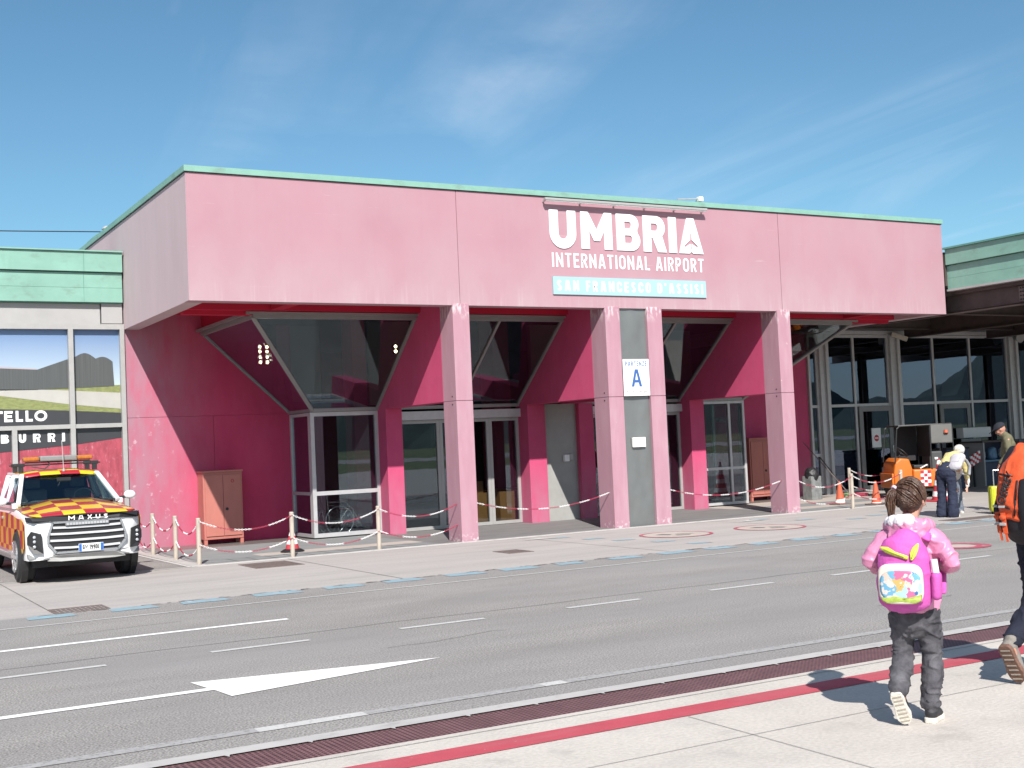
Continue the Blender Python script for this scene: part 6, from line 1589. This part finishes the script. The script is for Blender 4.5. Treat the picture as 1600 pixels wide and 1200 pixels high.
# ---------------- woman bending over, white hair
def bent(label, loc, rz, sc, top_m, leg_m, hair_m, skin_m):
    b = MB(); hm_ = head(b, (.02, .54, 1.20), .215, R(4), R(38))
    b.loft([((0, .40, 1.10), (.055, .055)), ((.01, .50, 1.15), (.05, .05))], 12)
    b.loft([((0, 0, .86), (.13, .10)), ((0, .14, .99), (.12, .10)), ((0, .33, 1.10), (.14, .09)), ((0, .40, 1.12), (.10, .07))], 14)
    for s in (-1, 1):
        b.loft([((s * .17, .36, 1.08), .042), ((s * .20, .40, .84), .036), ((s * .14, .52, .66), .026)], 10); hand(b, (s * .14, .52, .66), (-s * .2, .4, -.8), (-s, .3, .2), .0095, .075)
        b.loft([((s * .085, 0, .86), .085), ((s * .10, .02, .46), .055), ((s * .105, -.02, .08), .035)], 10); b.loft([((s * .105, -.02, .06), .035), ((s * .125, .12, .035), .028)], 8)
    p = sculpt('person', b, skin_m, None, .009, 3); tag(p, label, 'person'); eyes(hm_, .215, p)
    k_ = MB(); k_.loft([((0, .02, .92), (.16, .12)), ((0, .15, 1.01), (.155, .12)), ((0, .32, 1.11), (.17, .11)), ((0, .41, 1.14), (.11, .08))], 16)
    for s in (-1, 1): k_.loft([((s * .14, .36, 1.10), .07), ((s * .195, .385, .96), .062), ((s * .20, .41, .84), .055), ((s * .16, .49, .71), .046)], 12)
    sculpt('top', k_, top_m, p, .011, 3, .012, 10, 2)
    k_ = MB(); k_.loft([((0, -.02, .84), (.165, .14)), ((0, .02, .93), (.155, .12))], 16)
    for s in (-1, 1): k_.loft([((s * .085, -.01, .82), (.10, .12)), ((s * .10, .01, .60), (.085, .095)), ((s * .105, .01, .42), (.080, .088)), ((s * .11, -.01, .2), (.092, .105)), ((s * .115, -.02, .06), (.105, .12))], 14)
    sculpt('trousers', k_, leg_m, p, .011, 3, .012, 9, 6, (1, 1, 1.6))
    q_ = MB(); q_.ball((0, -.015, .02), .120, 16, (.82, .95, .92)); h_ = MB(); xf(hm_, h_, q_); hr_ = sculpt('hair', h_, hair_m, p, .009, 2, .01, 26, 3)
    bm_ = bmesh.new(); bm_.from_mesh(hr_.data); inv_ = hm_.inverted()
    bmesh.ops.delete(bm_, geom=[v for v in bm_.verts if (lambda c: c.y > .05 and c.z < .06 or c.z < -.075)(inv_ @ v.co)], context='VERTS'); bm_.to_mesh(hr_.data); bm_.free()
    for s in (-1, 1): foot(p, (s * .105, -.02, .12), (s * .10, -.085, .006), (s * .13, .16, .006), (0, 0, 1), .09, mat('pale_flat_shoe', (.55, .52, .48), .6), sole)
    p.location = loc; p.rotation_euler = (0, 0, rz); p.scale = (sc, sc, sc)
    return p
yel = cloth('pale_yellow_cardigan', (.56, .47, .21), .9, .1)
wloc = (17.62, 15.40, 0); wrz = R(-76)
bent('white haired woman in yellow top and flared navy trousers bending forward', wloc, wrz, .95, yel, cloth('navy_flared_trousers', (.022, .026, .05), .85, .2), mat('white_hair', (.52, .49, .45), .8, var=.15, scale=50, bump=.4, bscale=60), M['skin'])
bk = thing('small_rucksack', 'small pale grey rucksack on the bending woman', 'rucksack', wloc)
wf = cloth('pale_grey_rucksack_fabric', (.44, .42, .45), .75, .12)
k = MB(); k.loft([((.03, .09, 1.13), (.11, .07)), ((.02, .20, 1.22), (.13, .085)), ((.01, .32, 1.27), (.12, .075)), ((.0, .39, 1.28), (.07, .05))], 16); sculpt('main_bag', k, wf, bk, .01, 3, .008, 10, 1)
k = MB(); k.loft([((.03, .10, 1.215), (.08, .03)), ((.02, .19, 1.29), (.09, .035)), ((.02, .25, 1.32), (.07, .025))], 14); k.build('pocket', wf, bk, local=True, smooth='all')
for s in (-1, 1):
    k = MB(); k.loft([((s * .09, .40, 1.23), (.025, .01)), ((s * .13, .44, 1.13), (.025, .01)), ((s * .16, .34, .99), (.022, .01)), ((s * .14, .12, 1.02), (.02, .01))], 8); k.build('strap', cloth('grey_strap', (.25, .25, .27), .8), bk, local=True, smooth='all')
bk.location = (17.62 - .06, 15.40 - .15, -.36)
bk.rotation_euler = (0, 0, wrz); bk.scale = (1.15, 1.0, 1.1)
bent('child in grey jeans bending, mostly hidden behind the white haired woman', (18.45, 15.95, 0), R(150), .72, cloth('white_child_top', (.62, .61, .6), .85), cloth('grey_blue_child_jeans', (.14, .16, .20), .85), mat('fair_hair', (.35, .24, .12), .7, var=.2, scale=40), M['skin'])

# ---------------- man in a cap looking down
body = MB(); hm = head(body, (0, .12, 1.50), .225, R(0), R(32))
body.loft([((0, .0, 1.28), (.065, .06)), ((0, .08, 1.42), (.058, .058))], 12)
body.loft([((0, 0, .88), (.15, .11)), ((0, 0, 1.08), (.15, .11)), ((0, .0, 1.26), (.17, .10)), ((0, .01, 1.33), (.13, .08))], 14)
for s in (-1, 1):
    body.loft([((s * .19, 0, 1.30), .048), ((s * .23, .0, 1.04), .042), ((s * .20, .16, .86), .03)], 10); hand(body, (s * .20, .16, .86), (-s * .1, .4, -.9), (-s, .4, 0), .0105, .085)
    body.loft([((s * .09, 0, .88), .09), ((s * .10, .02, .46), .058), ((s * .105, 0, .08), .04)], 10); body.loft([((s * .105, .0, .05), .036), ((s * .13, .16, .035), .03)], 8)
cm_ = sculpt('person', body, M['skin_tan'], None, .009, 3); tag(cm_, 'man in dark cap and olive shirt looking down, behind the orange hiking pack', 'person'); eyes(hm, .225, cm_)
k = MB(); k.loft([((0, -.0, .80), (.185, .135)), ((0, 0, 1.05), (.178, .13)), ((0, 0, 1.24), (.20, .125)), ((0, .01, 1.34), (.17, .095)), ((0, .05, 1.39), (.085, .075))], 18)
for s in (-1, 1): k.loft([((s * .15, 0, 1.32), .075), ((s * .21, 0, 1.2), .07), ((s * .235, .0, 1.04), .062), ((s * .21, .13, .90), .05)], 12)
sculpt('shirt', k, cloth('olive_shirt', (.135, .125, .075), .85, .15), cm_, .011, 3, .012, 9, 7)
k = MB()
for s in (-1, 1): k.loft([((s * .09, 0, .84), (.10, .115)), ((s * .10, .02, .48), (.08, .085)), ((s * .105, 0, .10), (.068, .07))], 14)
k.loft([((0, 0, .80), (.165, .13)), ((0, 0, .90), (.16, .12))], 14)
sculpt('trousers', k, cloth('dark_work_trousers', (.03, .03, .035), .85), cm_, .011, 3, .008, 9, 2)
q = MB(); q.ball((0, -.01, .045), .122, 18, (.80, .94, .72)); q.prism([(-.08, .07, .055), (.08, .07, .055), (.065, .185, .04), (0, .205, .036), (-.065, .185, .04)], (0, 0, .012)); h = MB(); xf(hm, h, q)
cp = sculpt('cap', h, cloth('dark_cap', (.02, .022, .03), .8), cm_, .007, 1)
bm = bmesh.new(); bm.from_mesh(cp.data); inv = hm.inverted(); bmesh.ops.delete(bm, geom=[v for v in bm.verts if (inv @ v.co).z < .012], context='VERTS'); bm.to_mesh(cp.data); bm.free()
for s in (-1, 1): foot(cm_, (s * .105, .0, .12), (s * .10, -.08, .006), (s * .135, .20, .006), (0, 0, 1), .10, shoe, mso)
cm_.location = (19.25, 15.35, 0); cm_.rotation_euler = (0, 0, R(38))
# yellow suitcase
sc = thing('yellow_suitcase', 'bright yellow hard suitcase standing beside the man in olive shirt', 'suitcase', (18.62, 15.1, 0))
ym = mat('lime_yellow_shell', (.50, .52, .03), .35, var=.05)
k = MB(); k.box(-.17, .17, -.11, .11, .045, .50); k.build('shell', ym, sc, bevel=.045, local=True, seg=4, smooth=True)
k = MB()
for i in range(5): k.box(-.13 + i * .06, -.11 + i * .06, -.116, .116, .09, .455)
for i in range(4): k.box(-.175, .175, -.08 + i * .048, -.064 + i * .048, .09, .455)
k.build('ribs', ym, sc, bevel=.004, local=True)
k = MB()
for x in (-.12, .12):
    for y in (-.07, .07): k.cyl((x - .012, y, .022), (x + .012, y, .022), .022, n=12)
k.build('wheels', M['black'], sc, local=True)
k = MB(); k.tube([(-.07, .06, .49), (-.07, .06, .78), (.07, .06, .78), (.07, .06, .49)], .009, 8); k.build('pull_handle', M['chrome'], sc, local=True, smooth=True)
sc.rotation_euler = (0, 0, R(-35))
